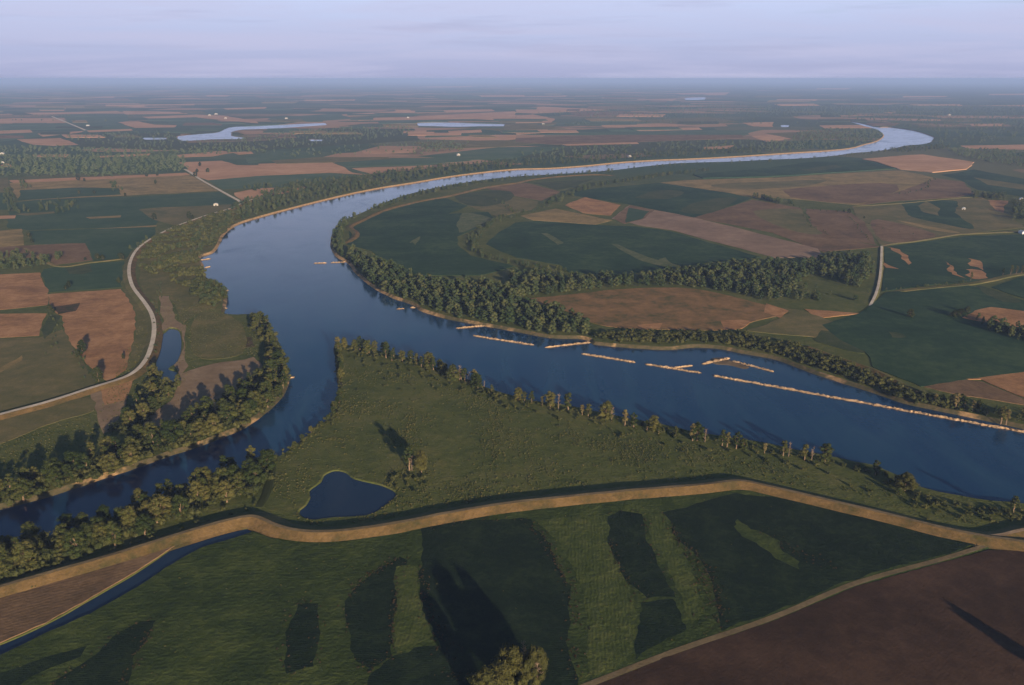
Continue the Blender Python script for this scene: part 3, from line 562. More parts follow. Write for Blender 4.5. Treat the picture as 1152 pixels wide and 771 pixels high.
def dead_meshes(seed):
    rng = random.Random(seed); H = 20; pts = [(0, 0, -.5)] + [(rng.uniform(-.25, .25) * i, rng.uniform(-.25, .25) * i, H * .9 * i / 5) for i in range(1, 6)]
    tr = tube(pts, [.42, .34, .28, .2, .13, .05]); br = []
    for i in range(26):
        k = rng.uniform(.25, .97); j = min(int(k * 5), 4); s = Vector(pts[j]).lerp(Vector(pts[j + 1]), k * 5 - j); a = rng.uniform(0, 6.28); L = H * rng.uniform(.10, .24) * (1.2 - .6 * k)
        d = Vector((math.cos(a), math.sin(a), rng.uniform(.5, 1.3))).normalized(); m = s + d * L * .5; e = s + d * L + Vector((0, 0, L * .15))
        br.append(tube([s, m, e], [.17, .12, .05], 4))
        for q in range(4):
            e2 = m + Vector((rng.uniform(-1, 1), rng.uniform(-1, 1), rng.uniform(.1, 1))).normalized() * L * .5; br.append(tube([m, e2], [.08, .03], 3))
    return mesh('trunk', *tr, M['deadwood'], link=False), mesh('branches', *join(br), M['deadwood'], link=False), 20
DEAD = [dead_meshes(70 + i) for i in range(3)]
def shrub_mesh(seed, n=4, nl=26, leaf='shrub', size=.7):
    rng = random.Random(seed); lb = [((rng.uniform(-1.6, 1.6), rng.uniform(-1.6, 1.6), rng.uniform(.8, 2.4)), (rng.uniform(1.1, 1.8),) * 2 + (rng.uniform(1.0, 1.6),)) for _ in range(n)]
    return mesh('shrub', *leaves(rng, lb, nl, size), M[leaf], link=False)
def far_tree(seed, w, n, lo=.1, nl=24, size=1.9, sub=1, mt='leaffar'):
    rng = random.Random(seed); lb = lobes_of(rng, 20, w, n, lo)
    a = leaves(rng, lb, nl, size, .82, sub); return mesh('tree', *a, M[mt], link=False)

def plant(kind, name, x, y, h, rz, wide=1.0, z=0.0):
    t, c, hh = kind; s = h / hh; r = empty(name, (x, y, z), rz, (s * wide, s * wide, s))
    for part in (t, c):
        o = part.copy(); COL.objects.link(o); o.parent = r
    return r
TREES = []                                                # individual trees, for the count
def scatter(poly, sp, seed, margin=7.0, dens=1.0, px=True):
    """jittered grid of positions in a traced outline, kept off the water"""
    L = GL(poly) if px else poly; P = np.array(L); lo, hi = P.min(0), P.max(0); rng = np.random.default_rng(seed)
    nx, ny = int((hi[0] - lo[0]) / sp) + 1, int((hi[1] - lo[1]) / sp) + 1
    X, Y = np.meshgrid(np.arange(nx), np.arange(ny)); pts = np.column_stack([X.ravel() + .5 * (Y.ravel() % 2), Y.ravel()]).astype(float)
    pts = lo + (pts + rng.uniform(-.42, .42, pts.shape)) * sp; pts = pts[pip(pts, L)]; pts = pts[rng.random(len(pts)) < dens]
    if margin is not None and len(pts): pts = pts[water_dist(pts) > margin]
    return pts
def along(path, sp, seed, spread=3.0, margin=5.0, dens=1.0):
    rng = np.random.default_rng(seed); P = np.array(resample(GL(path), sp, False)); P = P + rng.normal(0, spread, P.shape); P = P[rng.random(len(P)) < dens]
    return P[water_dist(P) > margin] if margin is not None else P

# --- woods whose trees stand near enough to count: one object per tree
def grove(pts, h0, h1, label, group, kinds=None, seed=0, name='broadleaf_tree', wide=(1.0, 1.5)):
    rng = random.Random(seed)
    for x, y in pts:
        k = rng.choice(kinds or NEAR + SLIM[:1] + SLIM[2:]); t = plant(k, name, x, y, rng.uniform(h0, h1), rng.uniform(0, 6.28), rng.uniform(*wide))
        tag(t, label, 'tree', group); TREES.append(t)
WA1 = [(-30,592),(-40,560),(0,549),(60,531),(120,508),(176,487),(170,516),(126,534),(50,557),(0,571)]
WA2 = [(176,487),(215,470),(250,451),(282,430),(300,440),(318,437),(314,452),(290,472),(262,486),(226,502),(176,518)]
WA3 = [(282,430),(302,412),(304,396),(290,378),(282,362),(292,358),(302,368),(313,388),(322,410),(325,430),(318,440),(300,442)]
WB = [(-40,654),(0,622),(45,607),(100,591),(141,577),(180,561),(216,547),(262,531),(304,514),(303,545),(285,559),(240,573),(180,597),(100,628),(0,654),(-40,668)]
WP = [(131,484),(150,462),(158,440),(172,424),(182,424),(184,436),(196,432),(203,436),(192,446),(168,474),(146,488)]
grove(scatter(WA1, 14.2, 1, 3), 13, 21, 'round crowned tree in the wood along the far bank of the narrow creek', 'trees of the creek bank wood', seed=1)
grove(scatter(WA2, 12.6, 2, 3), 12, 20, 'leafy tree on the outer curve of the creek mouth, shading the bare mud field', 'trees on the creek mouth curve', seed=2)
grove(scatter(WA3, 12.8, 3, 3), 12, 19, 'dense tree on the wooded point that juts into the wide river', 'trees on the wooded point', seed=3)
grove(scatter(WB, 13.4, 4, 2), 15, 22, 'spreading tree in the belt between the narrow creek and the grassy levee', 'trees between creek and levee', seed=4)
grove(scatter(WP, 13.6, 5, 2), 12, 17, 'dark leafy tree crowding the end of the small slough by the white road', 'trees beside the slough', seed=5)
tip = [(383,394),(408,396),(438,402),(480,413),(520,428),(545,438)]
grove(along(tip, 6.2, 6, 3.4, 2), 11, 19, 'leafy tree in the thick row at the tip of the grassy peninsula', 'trees at the peninsula tip', NEAR + SLIM, 6)
grove(along([(381,396),(383,412),(383,430),(383,452),(378,466)], 10, 7, 2.0, 2), 8, 13, 'low bushy tree on the creek side of the peninsula tip', 'trees on the creek side of the peninsula', NEAR, 7)
grove(along([(374,472),(356,486),(342,497),(328,506)], 11, 8, 2.0, 1), 5, 9, 'small bushy tree on the shore above the heart shaped pond', 'small trees on the creek shore', NEAR, 8)
print('groves', len(TREES))
# trees and snags along the river side of the peninsula, one by one
SNAG = {517: 'tall bare pale tree, first dead one after the thick row at the peninsula tip', 528: 'bare pale dead tree leaning beside the tallest snag near the peninsula tip', 545: 'short broken dead trunk standing apart from the two pale snags', 628: 'pale leafless tree between two slender green ones on the river shore',
        688: 'forked dead tree with grey twigs beside a round green tree on the shore', 793: 'pale dead tree behind the pair of yellowish trees on the river shore', 887: 'bare dead tree in the small clump of yellowing trees on the shore', 913: 'reddish pale dead trunk between two round yellowing trees'}
SHORE = [(500,416,12),(510,419,11),(536,428,11),(553,438,9),(583,446,13),(590,447,10),(598,449,12),(610,452,10),(619,455,17),(639,458,18),(655,462,10),(662,464,13),(682,468,17),(703,474,15),(713,476,14),(728,480,10),(735,481,15),(741,483,10),(760,486,9),(779,491,15),(784,491,16),(812,497,14),(818,498,13),(828,500,15),(836,501,10),(860,505,9),(881,508,14),(905,513,14),(928,516,17),(985,530,13),(1140,572,13)]
for i, (px, py, h) in enumerate(SHORE):
    x, y = G(px, py + 5); d = water_dist([(x, y)])[0]
    if d < 4: y -= 4 - d + 2
    t = plant(SLIM[i % 3] if i % 4 else NEAR[i % 5], 'broadleaf_tree', x, y, h * 1.15, i * 1.7, 1.15)
    tag(t, 'slender tree standing in the thin open line along the river side of the peninsula', 'tree', 'trees in the open line along the river'); TREES.append(t)
for i, (px, lab) in enumerate(SNAG.items()):
    py = float(np.interp(px, [500, 560, 630, 700, 800, 920], [418, 439, 457, 473, 495, 515])) + 4; x, y = G(px, py); d = water_dist([(x, y)])[0]
    if d < 3: y -= 5 - d
    tag(plant(DEAD[i % 3], 'dead_tree', x, y, [18, 15, 10, 17, 16, 14, 14, 14][i], i * 2.1), lab, 'tree')
def one(kind, name, px, py, h, label, rz=0.0, wide=1.0, group=None):
    x, y = G(px, py); t = plant(kind, name, x, y, h, rz, wide); tag(t, label, 'tree', group); TREES.append(t); return t
one(BIG[1], 'broadleaf_tree', 1018, 552, 15, 'broad round tree standing alone on the shore where the peninsula narrows', 1.0, 1.25)
one(NEAR[2], 'broadleaf_tree', 1010, 557, 7, 'bushy young tree at the foot of the broad shore tree', .3)
one(BIG[0], 'broadleaf_tree', 474, 532, 21, 'round yellow green tree alone in the grassy meadow near the pond', .4, .8)
one(SLIM[0], 'broadleaf_tree', 461, 529, 23, 'slim thinning tree in the meadow beside the round yellow green one', 1.4, 1.15)
tag(plant(DEAD[1], 'dead_tree', *G(463.5, 529.5), 15, 2.0), 'bright bare trunk in front of the two meadow trees near the pond', 'tree')
one(BIG[0], 'broadleaf_tree', 573, 774, 27, 'tall tree with sunlit crown at the edge of the dark square field', .2, .95)
one(BIG[1], 'broadleaf_tree', 602, 772, 25, 'forked tree next to the tall sunlit one at the field edge', 2.2, .62)
one(BIG[1], 'broadleaf_tree', 545, 793, 22, 'lower round tree at the near end of the field edge clump', 1.2, .8)
one(NEAR[1], 'broadleaf_tree', 588, 788, 16, 'small dark tree tucked among the field edge clump', .8, .8)
tag(plant(DEAD[0], 'dead_tree', *G(604, 776), 19, 1.0), 'pale forked trunk with bare twigs among the field edge clump', 'tree')
tag(plant(DEAD[2], 'dead_tree', *G(590, 752), 18, 1.9), 'thin leafless tree behind the field edge clump', 'tree')
# lone trees of the west fields
for px, py, h, w, lab in ((93,398,18,.9,'tall dark tree in the red stubble beside a grassy strip'), (87,402,10,.9,'low tree leaning against the tall dark one in the red stubble'), (111,429,17,1.0,'dark round tree overhanging the white levee road'), (139,404,7,.8,'small green bush tree alone near the rim of the red field'), (56,349,9,1.1,'bushy tree on the green wedge between two red fields'), (60,352,7,1.0,'lower bush tree on the green wedge between two red fields'),
    (78,323,11,.9,'tree in the dark green field with a pale corner'), (74,326,8,1.0,'low shrubby tree next to the one in the dark green field'), (134,318,10,.9,'tree at the levee corner of the dark green field'), (110,292,12,1.2,'first of two dark trees along the straight farm track'), (116,293,11,1.1,'second of two dark trees along the straight farm track'), (136,291,12,1.2,'round tree where the farm track meets the levee'), (139,292,10,1.0,'smaller tree where the farm track meets the levee'),
    (96,293,6,1.1,'shrubby tree in the grey mottled field'), (36,273,9,1.1,'tree at the corner of the tan field far west'), (32,267,12,1.0,'tree above the corner tree of the tan field'), (174,247,14,1.0,'dark upright tree below the pale pasture'), (213,246,15,1.1,'round tree near the white barn'), (217,247,10,1.0,'smaller tree near the white barn'),
    (88,203,14,1.1,'first small tree on the pale meadow strip'), (95,204,9,1.1,'low tree on the pale meadow strip'), (165,199,13,1.1,'tree on the pink stubble edge'), (177,198,12,1.0,'second tree on the pink stubble edge'), (175,207,12,1.0,'tree in the middle of the tan meadow'), (225,187,14,1.1,'round tree within the pink field'), (234,194,14,1.2,'wide tree within the pink field'), (220,199,16,1.2,'dark tree at the bend of the straight pale road'), (222,194,12,1.0,'smaller tree at the bend of the straight pale road'),
    (106,218,11,1.0,'first tree on the dark green band of the meadow'), (89,218,10,1.0,'second tree on the dark green band of the meadow'), (141,221,9,1.2,'low tree at the meadow boundary')):
    one(DARKT[int(px) % 2], 'broadleaf_tree', px, py, h * (1.15 if py < 260 else 1), lab, px, w)
# trees on the east side near enough to stand out
for px, py, h, w, lab in ((1024,357,12,1.3,'lone dark tree in the wide dark green crop'), (1074,357,11,1.2,'first tree of the loose row crossing the dark crop'), (1080,356,12,1.1,'second tree of the loose row crossing the dark crop'), (1088,352,10,1.2,'third tree of the loose row crossing the dark crop'),
    (1092,316,15,.8,'upright pale tree on the grass track by the red patches'), (1128,310,13,.8,'slim tree on the grass track between crops'), (1137,309,17,.9,'yellowish tree, first of three on the grass track'), (1143,309,16,.9,'yellowish tree, middle of three on the grass track'), (1149,308,15,1.0,'yellowish tree, last of three on the grass track'), (1151,246,13,1.0,'dark tree beside the small metal shed'), (955,240,12,1.2,'round dark tree at the corner of the brown field'), (972,246,6,1.1,'bush tree beside the brown field corner')):
    one((SLIM if 'yellow' in lab or 'slim' in lab or 'upright' in lab else DARKT * 2)[int(px) % 3], 'broadleaf_tree', px, py, h, lab, px, w)
for i, (px, py, h) in enumerate(((1046,449,9),(1052,451,10),(1058,452,9),(1069,455,12),(1075,457,17),(1081,457,16),(1085,459,13),(1094,461,12),(1100,461,13),(1126,473,17),(1132,474,15),(1150,470,13),(1110,466,8))):
    one(SLIM[i % 3], 'broadleaf_tree', px, py + 2, h, 'slender sunlit tree on the far river bank behind the long rock dike', i, 1.15, 'sunlit trees behind the long rock dike')
one(BIG[0], 'broadleaf_tree', 1272, 815, 23, 'broad tree at the edge of the ploughed field', 1.0, .8)
print('individual trees', len(TREES))

# --- the woods beyond: one mass each
def collection(name, objs):
    c = bpy.data.collections.new(name)
    for o in objs: c.objects.link(o)
    return c
def masses(name, pts, hs, z, coll, nk, seed, kind='stuff', wide=(.85, 1.25)):
    """many plants as one object: points that carry a plant each"""
    pts = np.asarray(pts); n = len(pts); rng = np.random.default_rng(seed); me = bpy.data.meshes.new(name); me.vertices.add(n)
    me.vertices.foreach_set('co', np.column_stack([pts, np.full(n, z)]).astype(np.float32).ravel())
    s = me.attributes.new('size', 'FLOAT_VECTOR', 'POINT'); hs = np.asarray(hs); w = hs * rng.uniform(*wide, n); s.data.foreach_set('vector', np.column_stack([w, w, hs]).astype(np.float32).ravel())
    r = me.attributes.new('turn', 'FLOAT_VECTOR', 'POINT'); r.data.foreach_set('vector', np.column_stack([np.zeros(n), np.zeros(n), rng.uniform(0, 6.28, n)]).astype(np.float32).ravel())
    k = me.attributes.new('pick', 'INT', 'POINT'); k.data.foreach_set('value', rng.integers(0, nk, n).astype(np.int32))
    o = bpy.data.objects.new(name, me); COL.objects.link(o); o['kind'] = kind
    g = bpy.data.node_groups.new(name, 'GeometryNodeTree'); g.interface.new_socket('Geometry', in_out='INPUT', socket_type='NodeSocketGeometry'); g.interface.new_socket('Geometry', in_out='OUTPUT', socket_type='NodeSocketGeometry')
    gi, go = g.nodes.new('NodeGroupInput'), g.nodes.new('NodeGroupOutput'); ins = g.nodes.new('GeometryNodeInstanceOnPoints'); ci = g.nodes.new('GeometryNodeCollectionInfo')
    ci.inputs['Collection'].default_value = coll; ci.inputs['Separate Children'].default_value = True; ci.inputs['Reset Children'].default_value = True
    def attr(nm, ty):
        a = g.nodes.new('GeometryNodeInputNamedAttribute'); a.data_type = ty; a.inputs['Name'].default_value = nm; return a.outputs['Attribute']
    er = g.nodes.new('FunctionNodeEulerToRotation'); lk = g.links.new
    lk(gi.outputs[0], ins.inputs['Points']); lk(ci.outputs[0], ins.inputs['Instance']); ins.inputs['Pick Instance'].default_value = True
    lk(attr('pick', 'INT'), ins.inputs['Instance Index']); lk(attr('turn', 'FLOAT_VECTOR'), er.inputs[0]); lk(er.outputs[0], ins.inputs['Rotation']); lk(attr('size', 'FLOAT_VECTOR'), ins.inputs['Scale']); lk(ins.outputs[0], go.inputs[0])
    md = o.modifiers.new('plants', 'NODES'); md.node_group = g
    print(name, n); return o
MIDC = collection('mid_trees', [far_tree(100 + i, w, n, .08, 40, 1.3) for i, (w, n) in enumerate(((7.5, 11), (6, 10), (8.5, 12), (5, 9)))])
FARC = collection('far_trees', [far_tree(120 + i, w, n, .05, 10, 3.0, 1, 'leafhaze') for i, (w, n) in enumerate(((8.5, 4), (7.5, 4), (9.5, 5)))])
SHRC = collection('shrubs', [shrub_mesh(140 + i) for i in range(4)])
def weed(seed, mt='weedleaf'):
    rng = random.Random(seed); V, Fc = [], []
    for i in range(16):
        a = rng.uniform(0, 6.28); q = rng.uniform(0, .75); x, y = q * math.cos(a), q * math.sin(a); h = rng.uniform(.35, 1.15); w = rng.uniform(.12, .3); b = len(V); a = rng.uniform(0, 6.28)
        dx, dy = math.cos(a) * w, math.sin(a) * w; lx, ly = rng.uniform(-.3, .3), rng.uniform(-.3, .3)
        V += [(x - dx, y - dy, -.1), (x + dx, y + dy, -.1), (x + dx * .6 + lx, y + dy * .6 + ly, h), (x - dx * .6 + lx, y - dy * .6 + ly, h)]; Fc.append([b, b + 1, b + 2, b + 3])
    return mesh('weed', V, Fc, M[mt], link=False)
REDC = collection('red_weeds', [weed(180 + i, 'redweed') for i in range(3)])
WEEDC = collection('weeds', [weed(160 + i) for i in range(4)])

rng = np.random.default_rng(3); mp_, mh = [], []
def wood_mass(poly, sp, h0, h1, dens=1.0, margin=6):
    p = scatter(poly, sp, len(mp_) + 11, margin, dens); mp_.append(p); mh.append(rng.uniform(h0, h1, len(p)) / 20)
def line_mass(path, sp, h0, h1, spread=3, dens=1.0, margin=5):
    p = along(path, sp, len(mp_) + 11, spread, margin, dens); mp_.append(p); mh.append(rng.uniform(h0, h1, len(p)) / 20)
# east bank forest and the woods behind it
wood_mass([(390,283),(400,284),(418,294),(442,303),(466,313),(500,322),(540,322),(580,330),(590,342),(640,357),(660,369),(664,379),(620,379),(580,371),(544,364),(511,358),(491,354),(471,347),(464,341),(441,332),(421,322),(408,312),(396,301),(391,293)], 12.5, 13, 19)
wood_mass([(576,310),(610,306),(640,316),(690,313),(740,311),(781,305),(832,300),(865,298),(868,322),(866,341),(832,333),(797,326),(761,322),(701,323),(655,328),(590,336),(570,328)], 12.5, 12, 18)
wood_mass([(862,296),(900,301),(917,296),(937,289),(980,289),(983,300),(973,322),(957,325),(935,316),(917,309),(900,315),(887,336),(862,340)], 12.5, 11, 17); wood_mass([(895,333),(925,332),(926,338),(892,339)], 11, 8, 12); wood_mass([(884,312),(975,322),(978,338),(930,345),(890,330)], 22, 5, 11, .5)
# riverside thicket below the brown field
THICK = scatter([(666,379),(701,374),(741,375),(832,376),(870,385),(902,390),(937,404),(988,425),(1038,447),(1088,460),(1085,466),(1051,459),(1013,450),(975,434),(937,421),(900,408),(870,398),(832,391),(806,386),(781,385),(751,387),(721,386),(693,385)], 6.5, 77, 4)
wood_mass([(1020,441),(1051,449),(1088,460),(1114,461),(1152,468),(1200,478),(1200,490),(1152,480),(1114,471),(1051,458)], 9, 6, 11, .9, 4)
wood_mass([(1100,363),(1120,364),(1152,374),(1200,384),(1200,396),(1152,386),(1112,374)], 11, 9, 14); line_mass([(1069,355),(1096,358),(1106,364)], 10, 5, 9, 4); line_mass([(990,328),(1051,322.5),(1088,318)], 9, 3, 6, 2)
# the scrub in the loop of the old channel
line_mass([(567,244),(548,254),(536,264),(531,274),(536,283),(552,291),(580,297),(610,301),(636,305)], 5, 5, 9, 5); line_mass([(618,231),(630,224),(643,218),(665,211),(693,206),(720,202),(745,198),(800,192)], 7, 8, 14, 8); line_mass([(560,226),(580,240),(600,238),(618,231)], 13, 4, 8, 4); line_mass([(580,244),(566,245)], 8, 5, 9, 5)
line_mass([(849,222),(862,225.5),(886,230)], 8, 11, 15, 5); line_mass([(892,232),(920,238),(950,239)], 18, 4, 7, 4); line_mass([(906,242),(912,254),(924,262)], 14, 3, 6, 4); line_mass([(1010,219),(1040,214),(1050,201)], 22, 4, 7, 5); line_mass([(955,244),(966,258),(980,272)], 12, 2.5, 4, 2)
wood_mass([(1092,219),(1132,221),(1132,226),(1096,223)], 15, 10, 16); wood_mass([(1138,228),(1165,226),(1165,252),(1140,248)], 17, 10, 16, .8); line_mass([(1028,264),(992,258),(975,252)], 25, 3, 5)
# west bank thicket
THICK2 = scatter([(176,266),(200,257),(230,246),(262,236),(276,242),(262,252),(250,264),(240,279),(222,287),(229,300),(237,312),(250,322),(253,336),(244,347),(226,342),(211,326),(190,316),(176,312),(158,302),(156,290),(164,280)], 7.5, 78, 4)
THICK2 = THICK2[[noise.noise(Vector((x * .012 + y * .006, y * .045 - x * .02, 2))) > .04 for x, y in THICK2]]
wood_mass([(228,318),(252,326),(254,338),(240,346),(222,338)], 11, 8, 13, .9, 4); line_mass([(205,290),(225,282),(240,268),(246,256)], 9, 8, 12, 4); line_mass([(174,285),(200,280),(220,272),(230,258)], 9, 8, 12, 4); line_mass([(165,302),(190,298),(212,292)], 9, 8, 12, 4); line_mass([(258,240),(256,250),(250,258)], 9, 8, 12, 3)
line_mass([(150,283),(160,275),(168,269)], 9, 5, 9, 4); wood_mass([(176,350),(184,330),(182,316),(172,330),(168,345)], 8, 2, 4, .7, 2); line_mass([(176,352),(178,370),(174,392),(170,410),(166,420)], 6, 2, 5, 2.5, 1, 1)
# strips along the upper river
wood_mass([(258,234),(272,227),(300,220),(320,210),(345,204),(403,200),(446,192),(516,186),(580,181),(580,188),(504,196),(431,209),(391,217),(340,229),(290,241),(272,248)], 17, 9, 15, .8); wood_mass([(580,180),(700,174),(760,170.5),(870,167),(870,171),(743,177.5),(655,184),(580,188)], 24, 9, 15, .8)
wood_mass([(580,201),(516,211),(466,222),(431,234),(406,242),(393,250),(385,262),(387,276),(381,288),(372,276),(375,262),(385,249),(403,243),(431,230.5),(466,219),(504,211),(580,200.5)], 12, 8, 13, 1, 4); line_mass([(385,262),(380,275),(384,288)], 9, 8, 13, 4, 1, 3); line_mass([(580,200),(618,198.5),(655,196),(690,193.5)], 14, 8, 13, 5)
line_mass([(700,191),(760,186.5),(800,184.5),(870,182),(940,177),(985,172.5),(1020,166)], 26, 8, 13, 8, .8); wood_mass([(1000,170),(1020,166.5),(1060,164),(1070,167),(1020,172)], 24, 9, 14)
line_mass([(300,218),(340,211),(380,205)], 10, 8, 13, 8); line_mass([(275,213),(298,209),(305,211),(285,215)], 12, 9, 14, 6)
wood_mass([(0,303),(0,288),(25,285),(48,291),(70,286),(72,290),(52,298),(45,305)], 15, 8, 13); wood_mass([(20,240),(28,233),(50,228),(70,225),(92,228),(88,236),(70,242),(50,238)], 20, 7, 12, .8); line_mass([(8,215),(12,228),(16,240)], 13, 8, 13, 6); line_mass([(24,205),(30,212)], 13, 8, 13, 8); line_mass([(125,206),(132,215)], 13, 7, 12, 5)
line_mass([(56,398),(66,372),(58,352)], 9, 2, 4, 4); line_mass([(84,395),(92,412),(104,424)], 8, 2, 4, 4); line_mass([(182,431),(165,450),(150,470)], 8, 3, 6, 5, 1, 2)
mid_n = len(mp_)
o = masses('riverside_woodland', np.vstack(mp_), np.concatenate(mh), 0.0, MIDC, 4, 5); struct(o, 'stuff')
mp_, mh = [], []
wood_mass([(0,176),(206,176),(212,192),(126,199),(8,199),(-120,200),(-120,176)], 28, 12, 18, .9); wood_mass([(-120,165),(60,166),(100,168),(200,170),(280,165),(300,172),(200,175),(0,173),(-120,173)], 32, 12, 18, .7); wood_mass([(70,153),(150,149),(200,150),(206,160),(260,158),(310,150),(360,146),(460,141),(468,150),(400,160),(310,168),(180,168),(90,162)], 45, 10, 16, .6)
wood_mass([(290,170),(360,168),(460,160),(540,158),(520,168),(470,176),(440,173),(330,178)], 45, 9, 15, .4); wood_mass([(470,163),(510,160),(530,170),(480,172)], 30, 9, 15, .7); wood_mass([(580,174),(640,166),(720,163),(700,172),(620,178)], 32, 9, 15, .6); wood_mass([(720,162),(840,158),(900,162),(880,169),(760,170)], 38, 9, 15, .6)
wood_mass([(895,150),(937,145),(985,147),(993,152),(985,158),(970,162),(930,168),(862,172),(862,161),(890,158)], 30, 10, 16, .8); wood_mass([(860,128),(900,128),(955,134),(1000,139),(1026,144),(1052,151),(1056,164),(1090,162),(1160,156),(1330,152),(1330,116),(1150,118),(900,120),(820,124)], 62, 12, 18, .62); wood_mass([(1063,168),(1109,169),(1152,172),(1250,176),(1250,192),(1152,188),(1114,184),(1078,176)], 26, 11, 17, .85)
wood_mass([(600,128),(760,118),(880,118),(870,128),(760,134),(690,134)], 70, 12, 18, .4); wood_mass([(635,140),(655,137),(665,140),(640,143)], 45, 10, 15, .7); line_mass([(670,137),(740,138.5)], 35, 9, 14, 12); line_mass([(700,172),(760,167),(830,165)], 40, 9, 14, 10)
for i in range(70):                                        # hedgerows and farm woods toward the horizon
    px, py = rng.uniform(-150, 1300), 96 + 44 * rng.random() ** 1.3; L = rng.uniform(30, 150)
    line_mass([(px, py), (px + L, py + rng.uniform(-1.0, 1.0))], 55 + (140 - py) * 1.2, 11, 17, 30, .8, 8)
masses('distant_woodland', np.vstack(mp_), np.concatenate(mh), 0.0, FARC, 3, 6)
# shrubs fringing the peninsula, ponds and levee toe
sp_ = [along([(378,398),(381,420),(381,448),(374,470),(352,488),(330,506),(305,520)], 3.2, 1, 3, 1), along([(384,394),(440,404),(480,415),(520,430),(560,446),(630,461),(680,471),(713,479),(760,489),(806,497),(857,506),(900,514),(937,521),(985,533),(1012,545)], 2.6, 2, 3.5, .5), along([(400,400),(480,421),(560,452),(640,470)], 6, 5, 6, 2),
       along([(1012,548),(1040,562),(1075,571),(1110,576),(1160,580),(1250,600)], 2.4, 3, 4.5, .5), along([(1030,566),(1075,580),(1130,578),(1200,592)], 3.2, 4, 5, .5), along([(640,478),(720,492),(806,507),(880,522),(950,540)], 9, 6, 7, 2), scatter([(395,402),(440,414),(520,440),(500,452),(430,440),(392,440)], 14, 8, 3, .5),
       scatter([(425,535),(470,535),(495,545),(470,556),(430,548)], 6, 9, 2, .5), scatter([(950,545),(1010,562),(1090,588),(1040,588),(960,562)], 16, 7, 3, .35), along([(150,560),(90,620),(0,660)], 7, 10, 5, 3), along([(0,665),(100,632),(200,596),(280,570)], 7, 12, 5, 3)]
us = np.vstack([scatter(q, 7.0, 60 + i, 1) for i, q in enumerate((WA1, WA2, WA3, WB, WP))])      # undergrowth of the belts
sp_ = np.vstack(sp_ + [us]); masses('shoreline_shrubbery', sp_, np.where(np.arange(len(sp_)) < len(sp_) - len(us), rng.uniform(.45, 1.0, len(sp_)), rng.uniform(1.0, 2.2, len(sp_))), 0.0, SHRC, 4, 7)
tk = np.vstack([THICK, THICK2]); masses('bank_thicket', tk, np.concatenate([rng.uniform(1.1, 2.1, len(THICK)), rng.uniform(1.5, 2.7, len(THICK2))]), 0.0, SHRC, 4, 9)
rw = np.vstack([along(p, .9, 40 + i, s, 1) for i, (p, s) in enumerate((([(601,594),(613,604),(625,631),(642,660),(647,700),(653,706)], 2.6), ([(640,722),(648,745),(654,765)], 3.5), ([(754,592),(763,612),(783,622),(801,650),(808,678),(812,702)], 2.4), ([(790,650),(798,672),(804,700),(796,708)], 4.2), ([(770,620),(784,640),(793,665)], 2.6),
    ([(706,658),(716,662),(727,669),(720,678)], 3.5), ([(474,640),(478,668),(485,690),(497,715),(494,728)], 2.0), ([(496,730),(508,728),(518,740)], 3.0), ([(400,747),(416,755),(440,739)], 2.4), ([(506,752),(516,765),(530,790)], 2.8), ([(172,706),(160,728),(148,752),(132,780)], 2.2), ([(398,664),(416,648),(448,628)], 1.4), ([(446,650),(444,690),(440,730)], .9), ([(686,607),(693,632),(706,657)], 1.6), ([(860,600),(900,625),(940,640)], 3.5)))])
rw = np.vstack([rw] + [along(p, 2.6, 140 + i, 2.2, 1) for i, p in enumerate(([(476,595),(516,587),(580,584),(600,590),(625,632),(640,660)], [(470,652),(476,688),(496,728),(505,760)], [(683,582),(698,575),(721,580),(726,600),(741,635),(759,668)], [(744,577),(754,590),(761,610),(781,622),(799,650),(806,678)], [(338,679),(358,680),(360,695),(353,751),(323,758),(321,728),(325,703),(338,679)], [(391,718),(389,678),(398,663),(416,648),(449,627),(456,631),(446,670),(441,708)], [(60,770),(106,738),(133,713),(159,700),(174,700),(164,725)]))])
masses('red_weeds', rw, rng.uniform(.3, .8, len(rw)), .5, REDC, 3, 10, 'stuff', (.9, 1.6))
def patchy(p, f, t):
    return p[[.7 * noise.noise(Vector((x * f, y * f, 1.7))) + .5 * noise.noise(Vector((x * f * 4, y * f * 4, 5))) + random.gauss(0, .28) > t for x, y in p]]
MEADOW = [(384,402),(440,414),(520,440),(600,464),(700,484),(806,505),(900,522),(985,545),(1090,582),(1110,594),(1000,572),(900,548),(840,535),(700,546),(560,561),(450,581),(400,588),(345,590),(312,584),(306,560),(312,520),(352,492),(380,462)]
FARM = [(-60,775),(150,672),(285,604),(330,608),(440,598),(476,590),(600,584),(690,576),(840,552),(1000,588),(1100,610),(870,692),(640,790),(500,830),(-100,840)]
w1 = patchy(scatter(MEADOW, 1.8, 21, 2), .025, .30); w2 = patchy(scatter(FARM, 2.3, 22, 2), .04, .5)
for B in BEANS: w2 = w2[~pip(w2, B) | (np.random.default_rng(5).random(len(w2)) < .04)]
w3 = patchy(scatter([(-120,570),(0,500),(110,462),(176,330),(250,350),(290,372),(290,400),(226,404),(200,440),(100,510),(0,540)], 3.2, 23, 2), .03, -.05)
ww = np.vstack([w1, w2, w3]); masses('meadow_weeds', ww, np.where(np.arange(len(ww)) < len(w1), .55, .55) * rng.uniform(.4, 1.5, len(ww)), .1, WEEDC, 4, 8, 'stuff', (.9, 1.6))

